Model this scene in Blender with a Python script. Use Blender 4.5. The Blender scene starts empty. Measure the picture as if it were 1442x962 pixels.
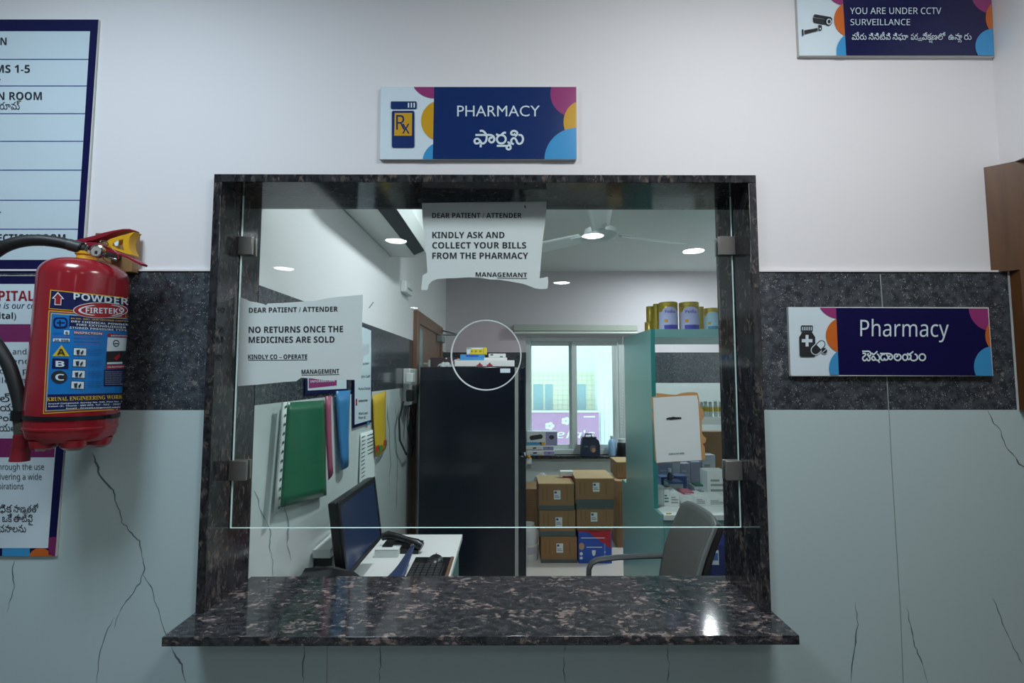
import bpy, bmesh, math, random
import numpy as np
from mathutils import Vector, Matrix, noise
from mathutils import geometry as geo
random.seed(7)
PI = math.pi
SC = bpy.context.scene
COL = SC.collection

# ------------------------------------------------------------------ camera
F, PITCH, YAW = 688.55, 0.0693, 0.0051
CAM = Vector((0, -1.148, 1.5))
cam_d = bpy.data.cameras.new('camera')
cam_d.sensor_width = 36.0
cam_d.lens = 36.0 * F / 1442.0
cam_d.clip_start = 0.02
cam_o = bpy.data.objects.new('camera', cam_d)
COL.objects.link(cam_o)
cam_o.location = CAM
cam_o.rotation_euler = (PI / 2 + PITCH, 0, -YAW)
SC.camera = cam_o
RM = cam_o.rotation_euler.to_matrix()

# ------------------------------------------------------------------ view and world
SC.view_settings.view_transform = 'Standard'
SC.view_settings.look = 'None'
SC.view_settings.exposure = 0.0
SC.view_settings.gamma = 1.0
SC.view_settings.use_curve_mapping = False
WORLD_STRENGTH = 2.3
wd = bpy.data.worlds.new('sky')
SC.world = wd
wd.use_nodes = True
wd.node_tree.nodes['Background'].inputs[0].default_value = (0.80, 0.96, 1.0, 1)
wd.node_tree.nodes['Background'].inputs[1].default_value = WORLD_STRENGTH

# lamp powers (watts) and colours of the real lamps in the place
LOBBY_PANEL_W = (14.0, 12.5)
LOBBY_PANEL_COLS = ((0.74, 0.89, 1.0), (0.95, 0.985, 1.0))
LOBBY_PANEL_AT = ((-0.95, -0.80), (0.57, -0.80))
LOBBY_DOWN_W = 2.6
PHARM_FRONT_W = 19.0
PHARM_REAR_W = 25.0
LAMP_COL = (0.90, 0.97, 1.0)


# ------------------------------------------------------------------ measuring helpers: a pixel of the photo to a point on a plane of the place
def ray(px, py):
    return RM @ Vector(((px - 721.0) / F, -(py - 481.0) / F, -1.0))


def on_y(px, py, Y):
    d = ray(px, py)
    return CAM + d * ((Y - CAM.y) / d.y)


def on_x(px, py, X):
    d = ray(px, py)
    return CAM + d * ((X - CAM.x) / d.x)


def on_z(px, py, Z):
    d = ray(px, py)
    return CAM + d * ((Z - CAM.z) / d.z)


# ------------------------------------------------------------------ materials
def lin(v):
    v /= 255.0
    return v / 12.92 if v <= 0.04045 else ((v + 0.055) / 1.055) ** 2.4


def rgb(r, g, b):
    return (lin(r), lin(g), lin(b), 1.0)


MATS = {}


def mat(name, col, rough=0.5, metal=0.0, spec=0.5, var=0.06, vscale=12.0, bump=0.0, emit=None, estr=0.0, coat=0.0):
    """plain painted / plastic / paper material with a slight procedural variation"""
    if name in MATS:
        return MATS[name]
    m = bpy.data.materials.new(name)
    m.use_nodes = True
    nt = m.node_tree
    b = nt.nodes['Principled BSDF']
    b.inputs['Roughness'].default_value = rough
    b.inputs['Metallic'].default_value = metal
    b.inputs['Specular IOR Level'].default_value = spec
    if coat:
        b.inputs['Coat Weight'].default_value = coat
        b.inputs['Coat Roughness'].default_value = 0.08
    tc = nt.nodes.new('ShaderNodeTexCoord')
    n = nt.nodes.new('ShaderNodeTexNoise')
    n.inputs['Scale'].default_value = vscale
    n.inputs['Detail'].default_value = 4
    nt.links.new(tc.outputs['Object'], n.inputs['Vector'])
    mx = nt.nodes.new('ShaderNodeMix')
    mx.data_type = 'RGBA'
    mx.inputs[6].default_value = tuple(c * (1 - var) for c in col[:3]) + (1,)
    mx.inputs[7].default_value = tuple(min(1, c * (1 + var)) for c in col[:3]) + (1,)
    nt.links.new(n.outputs['Fac'], mx.inputs[0])
    nt.links.new(mx.outputs[2], b.inputs['Base Color'])
    if bump:
        bp = nt.nodes.new('ShaderNodeBump')
        bp.inputs['Strength'].default_value = bump
        bp.inputs['Distance'].default_value = 0.004
        nt.links.new(n.outputs['Fac'], bp.inputs['Height'])
        nt.links.new(bp.outputs['Normal'], b.inputs['Normal'])
    if emit:
        b.inputs['Emission Color'].default_value = emit
        b.inputs['Emission Strength'].default_value = estr
    MATS[name] = m
    return m


def ramp(nt, stops):
    r = nt.nodes.new('ShaderNodeValToRGB')
    e = r.color_ramp.elements
    while len(e) < len(stops):
        e.new(0.5)
    for el, (p, c) in zip(e, stops):
        el.position = p
        el.color = c
    return r


def granite(name, ground, dark, flecks, scale, stretch, cover, cluster, rough=0.1, speck=None, speck_scale=300.0, speck_cut=0.17):
    """polished stone: mottled dark ground, ragged lighter flecks that gather in clusters, tiny bright specks"""
    m = bpy.data.materials.new(name)
    m.use_nodes = True
    nt = m.node_tree
    b = nt.nodes['Principled BSDF']
    b.inputs['Roughness'].default_value = rough
    tc = nt.nodes.new('ShaderNodeTexCoord')
    mp = nt.nodes.new('ShaderNodeMapping')
    mp.inputs['Scale'].default_value = stretch
    nt.links.new(tc.outputs['Object'], mp.inputs['Vector'])

    def nz(sc, det, rgh, dist=0.0):
        n = nt.nodes.new('ShaderNodeTexNoise')
        n.inputs['Scale'].default_value = sc
        n.inputs['Detail'].default_value = det
        n.inputs['Roughness'].default_value = rgh
        n.inputs['Distortion'].default_value = dist
        nt.links.new(mp.outputs[0], n.inputs['Vector'])
        return n.outputs['Fac']

    def mth(op, x, y):
        n = nt.nodes.new('ShaderNodeMath')
        n.operation = op
        for i_, q in enumerate((x, y)):
            if isinstance(q, (int, float)):
                n.inputs[i_].default_value = q
            else:
                nt.links.new(q, n.inputs[i_])
        return n.outputs[0]

    def mixc(f, c1, c2):
        n = nt.nodes.new('ShaderNodeMix')
        n.data_type = 'RGBA'
        nt.links.new(f, n.inputs[0])
        for i_, q in ((6, c1), (7, c2)):
            if isinstance(q, tuple):
                n.inputs[i_].default_value = q
            else:
                nt.links.new(q, n.inputs[i_])
        return n.outputs[2]

    g = ramp(nt, [(0.40, (0, 0, 0, 1)), (0.60, (1, 1, 1, 1))])
    nt.links.new(nz(scale * 0.9, 5, 0.6), g.inputs[0])
    base = mixc(g.outputs[0], dark, ground)
    f = mth('ADD', nz(scale, 6, 0.66, 0.4), mth('MULTIPLY', mth('SUBTRACT', nz(scale * 0.22, 3, 0.5), 0.5), cluster))
    r = ramp(nt, [(cover, (0, 0, 0, 1)), (cover + 0.07, (1, 1, 1, 1))])
    nt.links.new(f, r.inputs[0])
    tint = ramp(nt, [(0.35, flecks[0]), (0.65, flecks[1])])
    nt.links.new(nz(scale * 1.7, 2, 0.5), tint.inputs[0])
    col = mixc(r.outputs[0], base, tint.outputs[0])
    if speck:
        v = nt.nodes.new('ShaderNodeTexVoronoi')
        v.inputs['Scale'].default_value = speck_scale
        nt.links.new(mp.outputs[0], v.inputs['Vector'])
        r2 = ramp(nt, [(speck_cut * 0.6, (1, 1, 1, 1)), (speck_cut, (0, 0, 0, 1))])
        nt.links.new(v.outputs['Distance'], r2.inputs[0])
        r3 = ramp(nt, [(0.50, (0, 0, 0, 1)), (0.60, (1, 1, 1, 1))])
        nt.links.new(nz(scale * 1.3, 3, 0.6), r3.inputs[0])
        col = mixc(mth('MULTIPLY', r2.outputs[0], r3.outputs[0]), col, speck)
    nt.links.new(col, b.inputs['Base Color'])
    MATS[name] = m
    return m


def wood(name, a, b_, scale=1.0, rough=0.4):
    m = bpy.data.materials.new(name)
    m.use_nodes = True
    nt = m.node_tree
    b = nt.nodes['Principled BSDF']
    b.inputs['Roughness'].default_value = rough
    tc = nt.nodes.new('ShaderNodeTexCoord')
    mp = nt.nodes.new('ShaderNodeMapping')
    mp.inputs['Scale'].default_value = (30 * scale, 30 * scale, 2.2 * scale)
    nt.links.new(tc.outputs['Object'], mp.inputs['Vector'])
    n = nt.nodes.new('ShaderNodeTexNoise')
    n.inputs['Scale'].default_value = 1.6
    n.inputs['Detail'].default_value = 6
    n.inputs['Distortion'].default_value = 0.6
    nt.links.new(mp.outputs[0], n.inputs['Vector'])
    r = ramp(nt, [(0.3, a), (0.7, b_)])
    nt.links.new(n.outputs['Fac'], r.inputs[0])
    nt.links.new(r.outputs[0], b.inputs['Base Color'])
    MATS[name] = m
    return m


def glass_mat(name, tint, refl=1.8):
    """clear flat glass: tinted, lets lamps through, reflects by Fresnel on its front skin"""
    m = bpy.data.materials.new(name)
    m.use_nodes = True
    nt = m.node_tree
    nt.nodes.remove(nt.nodes['Principled BSDF'])
    out = nt.nodes['Material Output']
    t = nt.nodes.new('ShaderNodeBsdfTransparent')
    t.inputs[0].default_value = tint
    g = nt.nodes.new('ShaderNodeBsdfGlossy')
    g.inputs['Roughness'].default_value = 0.0
    fr = nt.nodes.new('ShaderNodeFresnel')
    fr.inputs[0].default_value = 1.5
    ge = nt.nodes.new('ShaderNodeNewGeometry')
    inv = nt.nodes.new('ShaderNodeMath')
    inv.operation = 'SUBTRACT'
    inv.inputs[0].default_value = 1.0
    nt.links.new(ge.outputs['Backfacing'], inv.inputs[1])
    mu = nt.nodes.new('ShaderNodeMath')
    mu.operation = 'MULTIPLY'
    nt.links.new(fr.outputs[0], mu.inputs[0])
    nt.links.new(inv.outputs[0], mu.inputs[1])
    m2 = nt.nodes.new('ShaderNodeMath')
    m2.operation = 'MULTIPLY'
    m2.use_clamp = True
    m2.inputs[1].default_value = refl
    nt.links.new(mu.outputs[0], m2.inputs[0])
    mx = nt.nodes.new('ShaderNodeMixShader')
    nt.links.new(m2.outputs[0], mx.inputs[0])
    nt.links.new(t.outputs[0], mx.inputs[1])
    nt.links.new(g.outputs[0], mx.inputs[2])
    nt.links.new(mx.outputs[0], out.inputs['Surface'])
    MATS[name] = m
    return m


def lamp_mat(name, col, strength):
    m = bpy.data.materials.new(name)
    m.use_nodes = True
    b = m.node_tree.nodes['Principled BSDF']
    b.inputs['Base Color'].default_value = (0.8, 0.8, 0.8, 1)
    b.inputs['Emission Color'].default_value = (*col, 1)
    b.inputs['Emission Strength'].default_value = strength
    MATS[name] = m
    return m


# surfaces of the place
M_PAINT = mat('white_wall_paint', rgb(230, 228, 230), 0.62, var=0.015, vscale=3, bump=0.03)
M_CEIL = mat('ceiling_paint', rgb(214, 218, 218), 0.8, var=0.01, vscale=2)
M_FLOOR = mat('floor_tile', rgb(212, 210, 202), 0.25, var=0.03, vscale=2)
M_TILE = mat('marble_tile', rgb(192, 212, 213), 0.16, var=0.03, vscale=2.2, spec=0.5)
M_VEIN = mat('marble_vein', rgb(98, 113, 117), 0.2, var=0.3, vscale=40)
M_VEINB = mat('marble_vein_brown', rgb(110, 104, 98), 0.2, var=0.3, vscale=40)
M_JOINT = mat('tile_joint', rgb(140, 150, 150), 0.6)
M_BAND = granite('grey_granite_band', rgb(76, 82, 88), rgb(50, 55, 61), (rgb(104, 108, 110), rgb(132, 130, 124)), 75, (1, 1, 1), 0.60, 0.25, 0.13,
                 speck=rgb(176, 184, 190), speck_scale=260, speck_cut=0.30)
M_JAMB = granite('brown_black_granite', rgb(54, 54, 58), rgb(28, 29, 32), (rgb(78, 72, 70), rgb(106, 94, 88)), 95, (1.0, 1.0, 0.5), 0.56, 0.4, 0.10)
M_SILL = granite('brown_black_granite_sill', rgb(62, 62, 66), rgb(30, 31, 34), (rgb(98, 90, 87), rgb(150, 132, 126)), 78, (0.62, 1.0, 1.0), 0.57, 0.65, 0.085,
                 speck=rgb(170, 165, 165), speck_scale=420, speck_cut=0.22)
M_GLASS = glass_mat('counter_glass', (0.94, 0.985, 0.975, 1))
M_WGLASS = glass_mat('window_glass', (0.93, 0.99, 1.0, 1), 1.4)
M_GEDGE = mat('glass_edge', rgb(214, 234, 232), 0.4)
M_STEEL = mat('brushed_steel', rgb(136, 134, 130), 0.34, 0.45, vscale=60)
M_CHROME = mat('chrome', rgb(200, 200, 200), 0.14, 1.0)
M_BROWN = wood('brown_door_wood', rgb(76, 47, 22), rgb(98, 63, 32))
M_WDOOR = wood('pharmacy_door_wood', rgb(112, 78, 58), rgb(140, 100, 78))
M_BLOCK = wood('raw_wood_block', rgb(120, 92, 62), rgb(150, 116, 78))
M_ALU = mat('window_aluminium', rgb(206, 214, 214), 0.45, 0.0)
M_WHITE = mat('white_plastic', rgb(224, 228, 226), 0.4, var=0.02)
M_PAPER = mat('paper', rgb(222, 232, 230), 0.75, var=0.03, vscale=9)
M_INK = mat('black_ink', rgb(34, 36, 42), 0.6)
M_BLACK = mat('black_plastic', rgb(22, 23, 26), 0.35)
M_DARK = mat('dark_grey_plastic', rgb(52, 54, 56), 0.45)
M_NAVY = mat('sign_navy', rgb(16, 46, 104), 0.22, var=0.03)
M_NAVYD = mat('sign_dark_navy', rgb(17, 19, 72), 0.22, var=0.03)
M_SWHITE = mat('sign_white', rgb(216, 232, 240), 0.22, var=0.015)
M_MAG = mat('sign_magenta', rgb(152, 58, 118), 0.22, var=0.03)
M_GOLD = mat('sign_gold', rgb(208, 158, 34), 0.22, var=0.03)
M_ORANGE = mat('sign_orange', rgb(206, 106, 44), 0.22, var=0.03)
M_SKY = mat('sign_sky_blue', rgb(64, 152, 208), 0.22, var=0.03)
M_SIGNEDGE = mat('sign_board_edge', rgb(206, 206, 200), 0.5)
M_BOARD = mat('directory_panel', rgb(204, 221, 230), 0.25, var=0.015)
M_BLUELINE = mat('directory_line', rgb(38, 48, 132), 0.3)
M_REDINK = mat('red_ink', rgb(150, 30, 46), 0.3)
M_GREYINK = mat('grey_ink', rgb(72, 80, 88), 0.4)
M_CARTON = mat('brown_cardboard', rgb(150, 116, 80), 0.8, var=0.07, vscale=10)
M_CARTONTOP = mat('cardboard_flap', rgb(190, 160, 118), 0.8, var=0.06)
M_TAPE = mat('dark_green_tape', rgb(84, 98, 96), 0.35)
M_TEAL = mat('teal_laminate', rgb(116, 166, 164), 0.3, var=0.03, vscale=3)
M_TEALED = mat('teal_edge_band', rgb(36, 132, 128), 0.3)
M_FRIDGE = mat('navy_black_enamel', rgb(20, 24, 36), 0.18, var=0.05)
M_GREYST = mat('grey_gasket', rgb(150, 152, 148), 0.5)

# ------------------------------------------------------------------ mesh building
class MB:
    def __init__(self):
        self.v, self.f, self.m = [], [], []

    def add(self, vs, fs, mi=0):
        o = len(self.v)
        self.v += [Vector(v) for v in vs]
        for f in fs:
            self.f.append([i + o for i in f])
            self.m.append(mi)
        return self

    def box(self, x0, x1, y0, y1, z0, z1, mi=0):
        x0, x1 = min(x0, x1), max(x0, x1)
        y0, y1 = min(y0, y1), max(y0, y1)
        z0, z1 = min(z0, z1), max(z0, z1)
        vs = [(x0, y0, z0), (x1, y0, z0), (x1, y1, z0), (x0, y1, z0), (x0, y0, z1), (x1, y0, z1), (x1, y1, z1), (x0, y1, z1)]
        return self.add(vs, [(0, 3, 2, 1), (4, 5, 6, 7), (0, 1, 5, 4), (1, 2, 6, 5), (2, 3, 7, 6), (3, 0, 4, 7)], mi)

    def boxr(self, c, size, R, mi=0):
        hx, hy, hz = [s / 2 for s in size]
        vs = [Vector(c) + R @ Vector(p) for p in ((-hx, -hy, -hz), (hx, -hy, -hz), (hx, hy, -hz), (-hx, hy, -hz),
                                                   (-hx, -hy, hz), (hx, -hy, hz), (hx, hy, hz), (-hx, hy, hz))]
        return self.add(vs, [(0, 3, 2, 1), (4, 5, 6, 7), (0, 1, 5, 4), (1, 2, 6, 5), (2, 3, 7, 6), (3, 0, 4, 7)], mi)

    def prism(self, pts, ext, mi=0, side=None):
        """polygon (3-D loop) extruded by the vector ext"""
        n = len(pts)
        ext = Vector(ext)
        a = [Vector(p) for p in pts]
        tris = geo.tessellate_polygon([a])
        nrm = Vector((0, 0, 0))
        for i in range(n):
            nrm += a[i].cross(a[(i + 1) % n])
        flip = nrm.dot(ext) > 0
        vs = a + [p + ext for p in a]
        fs, ms = [], []
        for t in tris:
            tn = (a[t[1]] - a[t[0]]).cross(a[t[2]] - a[t[0]])
            out = tn.dot(ext) < 0
            t0 = tuple(t) if out else tuple(reversed(t))
            fs.append(t0)
            fs.append(tuple(i + n for i in reversed(t0)))
        self.add(vs, fs, mi)
        sides = []
        for i in range(n):
            j = (i + 1) % n
            q = (i, j, j + n, i + n) if not flip else (j, i, i + n, j + n)
            sides.append(q)
        o = len(self.v) - 2 * n
        for q in sides:
            q = tuple(reversed(q)) if False else q
            self.f.append([k + o for k in q])
            self.m.append(mi if side is None else side)
        return self

    def tube(self, pts, r, n=10, mi=0, caps=True):
        pts = [Vector(p) for p in pts]
        rs = r if isinstance(r, (list, tuple)) else [r] * len(pts)
        t0 = (pts[1] - pts[0]).normalized()
        up = Vector((0, 0, 1)) if abs(t0.z) < 0.9 else Vector((1, 0, 0))
        side = t0.cross(up).normalized()
        vs, fs = [], []
        for i, p in enumerate(pts):
            if i == 0:
                t = t0
            elif i == len(pts) - 1:
                t = (pts[i] - pts[i - 1]).normalized()
            else:
                t = (pts[i + 1] - pts[i - 1]).normalized()
            side = (side - t * side.dot(t)).normalized()
            b = t.cross(side)
            for k in range(n):
                a = 2 * PI * k / n
                vs.append(p + (side * math.cos(a) + b * math.sin(a)) * rs[i])
        for i in range(len(pts) - 1):
            for k in range(n):
                k2 = (k + 1) % n
                fs.append((i * n + k, (i + 1) * n + k, (i + 1) * n + k2, i * n + k2))
        if caps:
            fs.append(tuple(range(n)))
            fs.append(tuple(reversed(range((len(pts) - 1) * n, len(pts) * n))))
        return self.add(vs, fs, mi)

    def lathe(self, prof, c=(0, 0, 0), n=32, mi=0, R=None, a0=0.0, a1=2 * PI):
        """profile [(r, z)] turned about the z axis (or R @ z) at c"""
        c = Vector(c)
        R = R or Matrix.Identity(3)
        full = abs(a1 - a0 - 2 * PI) < 1e-6
        cols = n if full else n + 1
        vs, fs = [], []
        for r, z in prof:
            for k in range(cols):
                a = a0 + (a1 - a0) * k / n
                vs.append(c + R @ Vector((r * math.cos(a), r * math.sin(a), z)))
        for i in range(len(prof) - 1):
            for k in range(n):
                k2 = (k + 1) % cols
                fs.append((i * cols + k, i * cols + k2, (i + 1) * cols + k2, (i + 1) * cols + k))
        return self.add(vs, fs, mi)

    def surf(self, fn, nu, nv, mi=0):
        vs = [fn(u / nu, v / nv) for v in range(nv + 1) for u in range(nu + 1)]
        fs = [(v * (nu + 1) + u, v * (nu + 1) + u + 1, (v + 1) * (nu + 1) + u + 1, (v + 1) * (nu + 1) + u)
              for v in range(nv) for u in range(nu)]
        return self.add(vs, fs, mi)

    def build(self, name, mats, parent=None, smooth=True, bevel=0.0, solid=0.0, local=False, sub=0, angle=35):
        me = bpy.data.meshes.new(name)
        off = Vector((0, 0, 0))
        if parent is not None and not local:
            off = root_loc(parent)
        me.from_pydata([v - off for v in self.v], [], self.f)
        ml = mats if isinstance(mats, (list, tuple)) else [mats]
        for m in ml:
            me.materials.append(m)
        me.polygons.foreach_set('material_index', self.m)
        me.update()
        if smooth:
            me.shade_smooth()
            me.set_sharp_from_angle(angle=math.radians(angle))
        o = bpy.data.objects.new(name, me)
        COL.objects.link(o)
        if parent is not None:
            o.parent = parent
        if solid:
            md = o.modifiers.new('thickness', 'SOLIDIFY')
            md.thickness = solid
            md.offset = 0
        if bevel:
            md = o.modifiers.new('bevel', 'BEVEL')
            md.width = bevel
            md.segments = 2
            md.limit_method = 'ANGLE'
            md.angle_limit = math.radians(50)
        if sub:
            md = o.modifiers.new('smooth', 'SUBSURF')
            md.levels = md.render_levels = sub
        return o


def root_loc(o):
    while o.parent is not None:
        o = o.parent
    return o.location.copy()


def thing(name, label, cat, loc=(0, 0, 0), group=None):
    o = bpy.data.objects.new(name, None)
    o.empty_display_size = 0.05
    COL.objects.link(o)
    o.location = loc
    tag(o, label, cat, group)
    return o


def tag(o, label, cat, group=None):
    o['label'] = label
    o['category'] = cat
    if group:
        o['group'] = group
    return o


def struct(o, label=None):
    o['kind'] = 'structure'
    if label:
        o['label'] = label
    return o


# ------------------------------------------------------------------ writing
def style(s, k):
    out = ''
    U = {'bold': (0x1D5D4, 0x1D5EE, 0x1D7EC), 'reg': (0x1D5A0, 0x1D5BA, 0x1D7E2), 'ital': (0x1D608, 0x1D622, 0x1D7E2),
         'serifb': (0x1D400, 0x1D41A, 0x1D7CE)}
    if k not in U:
        return s
    a, b, d = U[k]
    for ch in s:
        if 'A' <= ch <= 'Z':
            out += chr(a + ord(ch) - 65)
        elif 'a' <= ch <= 'z':
            out += chr(b + ord(ch) - 97)
        elif '0' <= ch <= '9':
            out += chr(d + ord(ch) - 48)
        else:
            out += ch
    return out


_TC = {}


def area2(p):
    return sum(p[i][0] * p[(i + 1) % len(p)][1] - p[(i + 1) % len(p)][0] * p[i][1] for i in range(len(p))) / 2


def inside(pt, poly):
    x, y = pt
    c = False
    for i in range(len(poly)):
        x1, y1 = poly[i]
        x2, y2 = poly[i - 1]
        if (y1 > y) != (y2 > y) and x < (x2 - x1) * (y - y1) / (y2 - y1) + x1:
            c = not c
    return c


def text_tris(s, k='bold', res=3, fat=0.0):
    """the letters of s as triangles, [(verts2d, tris)], with their bounding box and cap height"""
    key = (s, k, res, fat)
    if key in _TC:
        return _TC[key]
    cu = bpy.data.curves.new('text', 'FONT')
    cu.body = style(s, k)
    cu.size = 1.0
    cu.fill_mode = 'NONE'
    cu.resolution_u = res
    cu.offset = fat
    ob = bpy.data.objects.new('text', cu)
    COL.objects.link(ob)
    dg = bpy.context.evaluated_depsgraph_get()
    me = bpy.data.meshes.new_from_object(ob.evaluated_get(dg))
    nxt = {}
    for e in me.edges:
        nxt.setdefault(e.vertices[0], []).append(e.vertices[1])
        nxt.setdefault(e.vertices[1], []).append(e.vertices[0])
    co = [(v.co.x, v.co.y) for v in me.vertices]
    seen, loops = set(), []
    for i in range(len(co)):
        if i in seen or i not in nxt:
            continue
        lp, cur, prev = [], i, None
        while cur not in seen:
            seen.add(cur)
            lp.append(cur)
            cand = sorted(x for x in nxt[cur] if x != prev and x not in seen)
            if not cand:
                break
            prev, cur = cur, (cur + 1 if (cur + 1) in cand else cand[-1] if len(lp) > 1 else cand[0])
        if len(lp) > 2:
            P = [co[q] for q in lp]
            Q = [P[0]]
            for q in P[1:]:
                if abs(q[0] - Q[-1][0]) + abs(q[1] - Q[-1][1]) > 1e-5:
                    Q.append(q)
            if len(Q) > 2 and abs(area2(Q)) > 1e-6:
                loops.append(Q)
    bpy.data.objects.remove(ob)
    bpy.data.curves.remove(cu)
    bpy.data.meshes.remove(me)
    if not loops:
        return None
    if k == 'tel':                       # joined strokes overlap: fill by winding number
        vs, es = [], []
        for lp in loops:
            o_ = len(vs)
            vs += [Vector(p) for p in lp]
            es += [(o_ + i, o_ + (i + 1) % len(lp)) for i in range(len(lp))]
        cv, _, cf, _, _, _ = geo.delaunay_2d_cdt(vs, es, [], 0, 1e-6)
        A = np.array([p for lp in loops for p in lp])
        B = np.array([lp[(i + 1) % len(lp)] for lp in loops for i in range(len(lp))])
        tt = []
        for f in cf:
            a_, b_, c_ = (cv[q] for q in f[:3])
            ar = (b_.x - a_.x) * (c_.y - a_.y) - (c_.x - a_.x) * (b_.y - a_.y)
            if abs(ar) < 1e-9:
                continue
            x, y = (a_.x + b_.x + c_.x) / 3, (a_.y + b_.y + c_.y) / 3
            left = (B[:, 0] - A[:, 0]) * (y - A[:, 1]) - (x - A[:, 0]) * (B[:, 1] - A[:, 1])
            up = (A[:, 1] <= y) & (B[:, 1] > y) & (left > 0)
            dn = (A[:, 1] > y) & (B[:, 1] <= y) & (left < 0)
            if int(up.sum()) - int(dn.sum()) != 0:
                tt.append(tuple(f) if ar > 0 else tuple(reversed(f)))
        P = [(v.x, v.y) for v in cv]
        used = [P[q] for t_ in tt for q in t_]
        r = ([(P, tt)], min(p[0] for p in used), max(p[0] for p in used), min(p[1] for p in used), max(p[1] for p in used))
        _TC[key] = r
        return r
    big = max(loops, key=lambda p: abs(area2(p)))
    sg = 1 if area2(big) > 0 else -1
    outer = [l for l in loops if area2(l) * sg > 0]
    holes = [l for l in loops if area2(l) * sg <= 0]
    hs = {i: [] for i in range(len(outer))}
    for h in holes:
        best = None
        for i, o in enumerate(outer):
            if all(inside(p, o) for p in h[::max(1, len(h) // 4)]):
                if best is None or abs(area2(o)) < abs(area2(outer[best])):
                    best = i
        if best is not None:
            hs[best].append(h)
        else:
            outer.append(h)
            hs[len(outer) - 1] = []
    out = []
    for i, o in enumerate(outer):
        polys = [[Vector((p[0], p[1], 0)) for p in o]] + [[Vector((p[0], p[1], 0)) for p in h] for h in hs[i]]
        flat = [p for pl in polys for p in pl]
        tr = geo.tessellate_polygon(polys)
        tt = []
        for t in tr:
            a, b, c = (flat[q] for q in t)
            ar = (b.x - a.x) * (c.y - a.y) - (c.x - a.x) * (b.y - a.y)
            if abs(ar) > 1e-9:
                tt.append(tuple(t) if ar > 0 else tuple(reversed(t)))
        out.append(([(p.x, p.y) for p in flat], tt))
    xs = [p[0] for v, _ in out for p in v]
    ys = [p[1] for v, _ in out for p in v]
    r = (out, min(xs), max(xs), min(ys), max(ys))
    _TC[key] = r
    return r


CAPS = {'bold': 0.714, 'reg': 0.714, 'ital': 0.714, 'serifb': 0.69, 'gill': 0.68, 'tel': 0.60}
_CAPM = {}


def cap_of(k):
    if k not in _CAPM:
        ch = 'ల' if k == 'tel' else 'H'
        r = text_tris(ch, k)
        _CAPM[k] = r[4] - max(0, r[3]) if k != 'tel' else r[4] - r[3]
    return _CAPM[k]


def write(mb, M, s, x0, x1, y0, h, k='bold', y1=None, mi=0, fat=0.0, res=3, L=1):
    """letters from pixel x0 to x1 on the baseline y0 (y1 at the right end), caps h pixels tall, laid on the surface M(px, py, layer)"""
    r = text_tris(s, k, res, fat)
    if r is None:
        return
    out, a, b, lo, hi = r
    y1 = y0 if y1 is None else y1
    sy = h / cap_of(k)
    for vs, tr in out:
        P = []
        for (x, y) in vs:
            t = (x - a) / (b - a)
            P.append(M(x0 + (x1 - x0) * t, y0 + (y1 - y0) * t - y * sy, L))
        mb.add(P, tr, mi)


def fill(mb, M, pts, mi=0, L=1):
    """a filled outline, pixel points, either way round"""
    if len(pts) < 3:
        return
    P = [Vector((p[0], -p[1], 0)) for p in pts]
    tr = geo.tessellate_polygon([P])
    tt = []
    for t in tr:
        a, b, c = (P[q] for q in t)
        ar = (b.x - a.x) * (c.y - a.y) - (c.x - a.x) * (b.y - a.y)
        if abs(ar) > 1e-7:
            tt.append(tuple(t) if ar > 0 else tuple(reversed(t)))
    mb.add([M(p[0], p[1], L) for p in pts], tt, mi)


def rect(mb, M, x0, y0, x1, y1, mi=0, L=1, n=1):
    for i in range(n):
        a = x0 + (x1 - x0) * i / n
        b = x0 + (x1 - x0) * (i + 1) / n
        fill(mb, M, [(a, y0), (b, y0), (b, y1), (a, y1)], mi, L)


def line(mb, M, pts, w, mi=0, L=1):
    ws = w if isinstance(w, (list, tuple)) else [w] * len(pts)
    A, B = [], []
    for i, p in enumerate(pts):
        q0 = pts[max(0, i - 1)]
        q1 = pts[min(len(pts) - 1, i + 1)]
        dx, dy = q1[0] - q0[0], q1[1] - q0[1]
        l = math.hypot(dx, dy) or 1
        nx, ny = -dy / l * ws[i] / 2, dx / l * ws[i] / 2
        A.append((p[0] + nx, p[1] + ny))
        B.append((p[0] - nx, p[1] - ny))
    for i in range(len(pts) - 1):
        fill(mb, M, [A[i], A[i + 1], B[i + 1], B[i]], mi, L)


def spline(pts, k=6, closed=False):
    n = len(pts)
    out = []
    for i in range(n if closed else n - 1):
        q = [pts[(i + j) % n] if closed else pts[min(n - 1, max(0, i + j))] for j in (-1, 0, 1, 2)]
        for j in range(k):
            t = j / k
            out.append(tuple(0.5 * (2 * q[1][c] + (q[2][c] - q[0][c]) * t + (2 * q[0][c] - 5 * q[1][c] + 4 * q[2][c] - q[3][c]) * t * t
                                    + (3 * q[1][c] - q[0][c] - 3 * q[2][c] + q[3][c]) * t ** 3) for c in (0, 1)))
    out.append(pts[0] if closed else pts[-1])
    return out


def pen(mb, M, strokes, z, w, mi=0, L=1):
    """hand lettered strokes: each a list of points in a zoomed crop, z maps them to pixels, w pen width in pixels"""
    for k_, st in enumerate(strokes):
        line(mb, M, spline([z(*q) for q in st]), w, mi, L + 0.05 * k_)


def ring_pts(cx, cy, rx, ry, n=16):
    return [(cx + rx * math.cos(2 * PI * i / n), cy + ry * math.sin(2 * PI * i / n)) for i in range(n + 1)]


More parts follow.
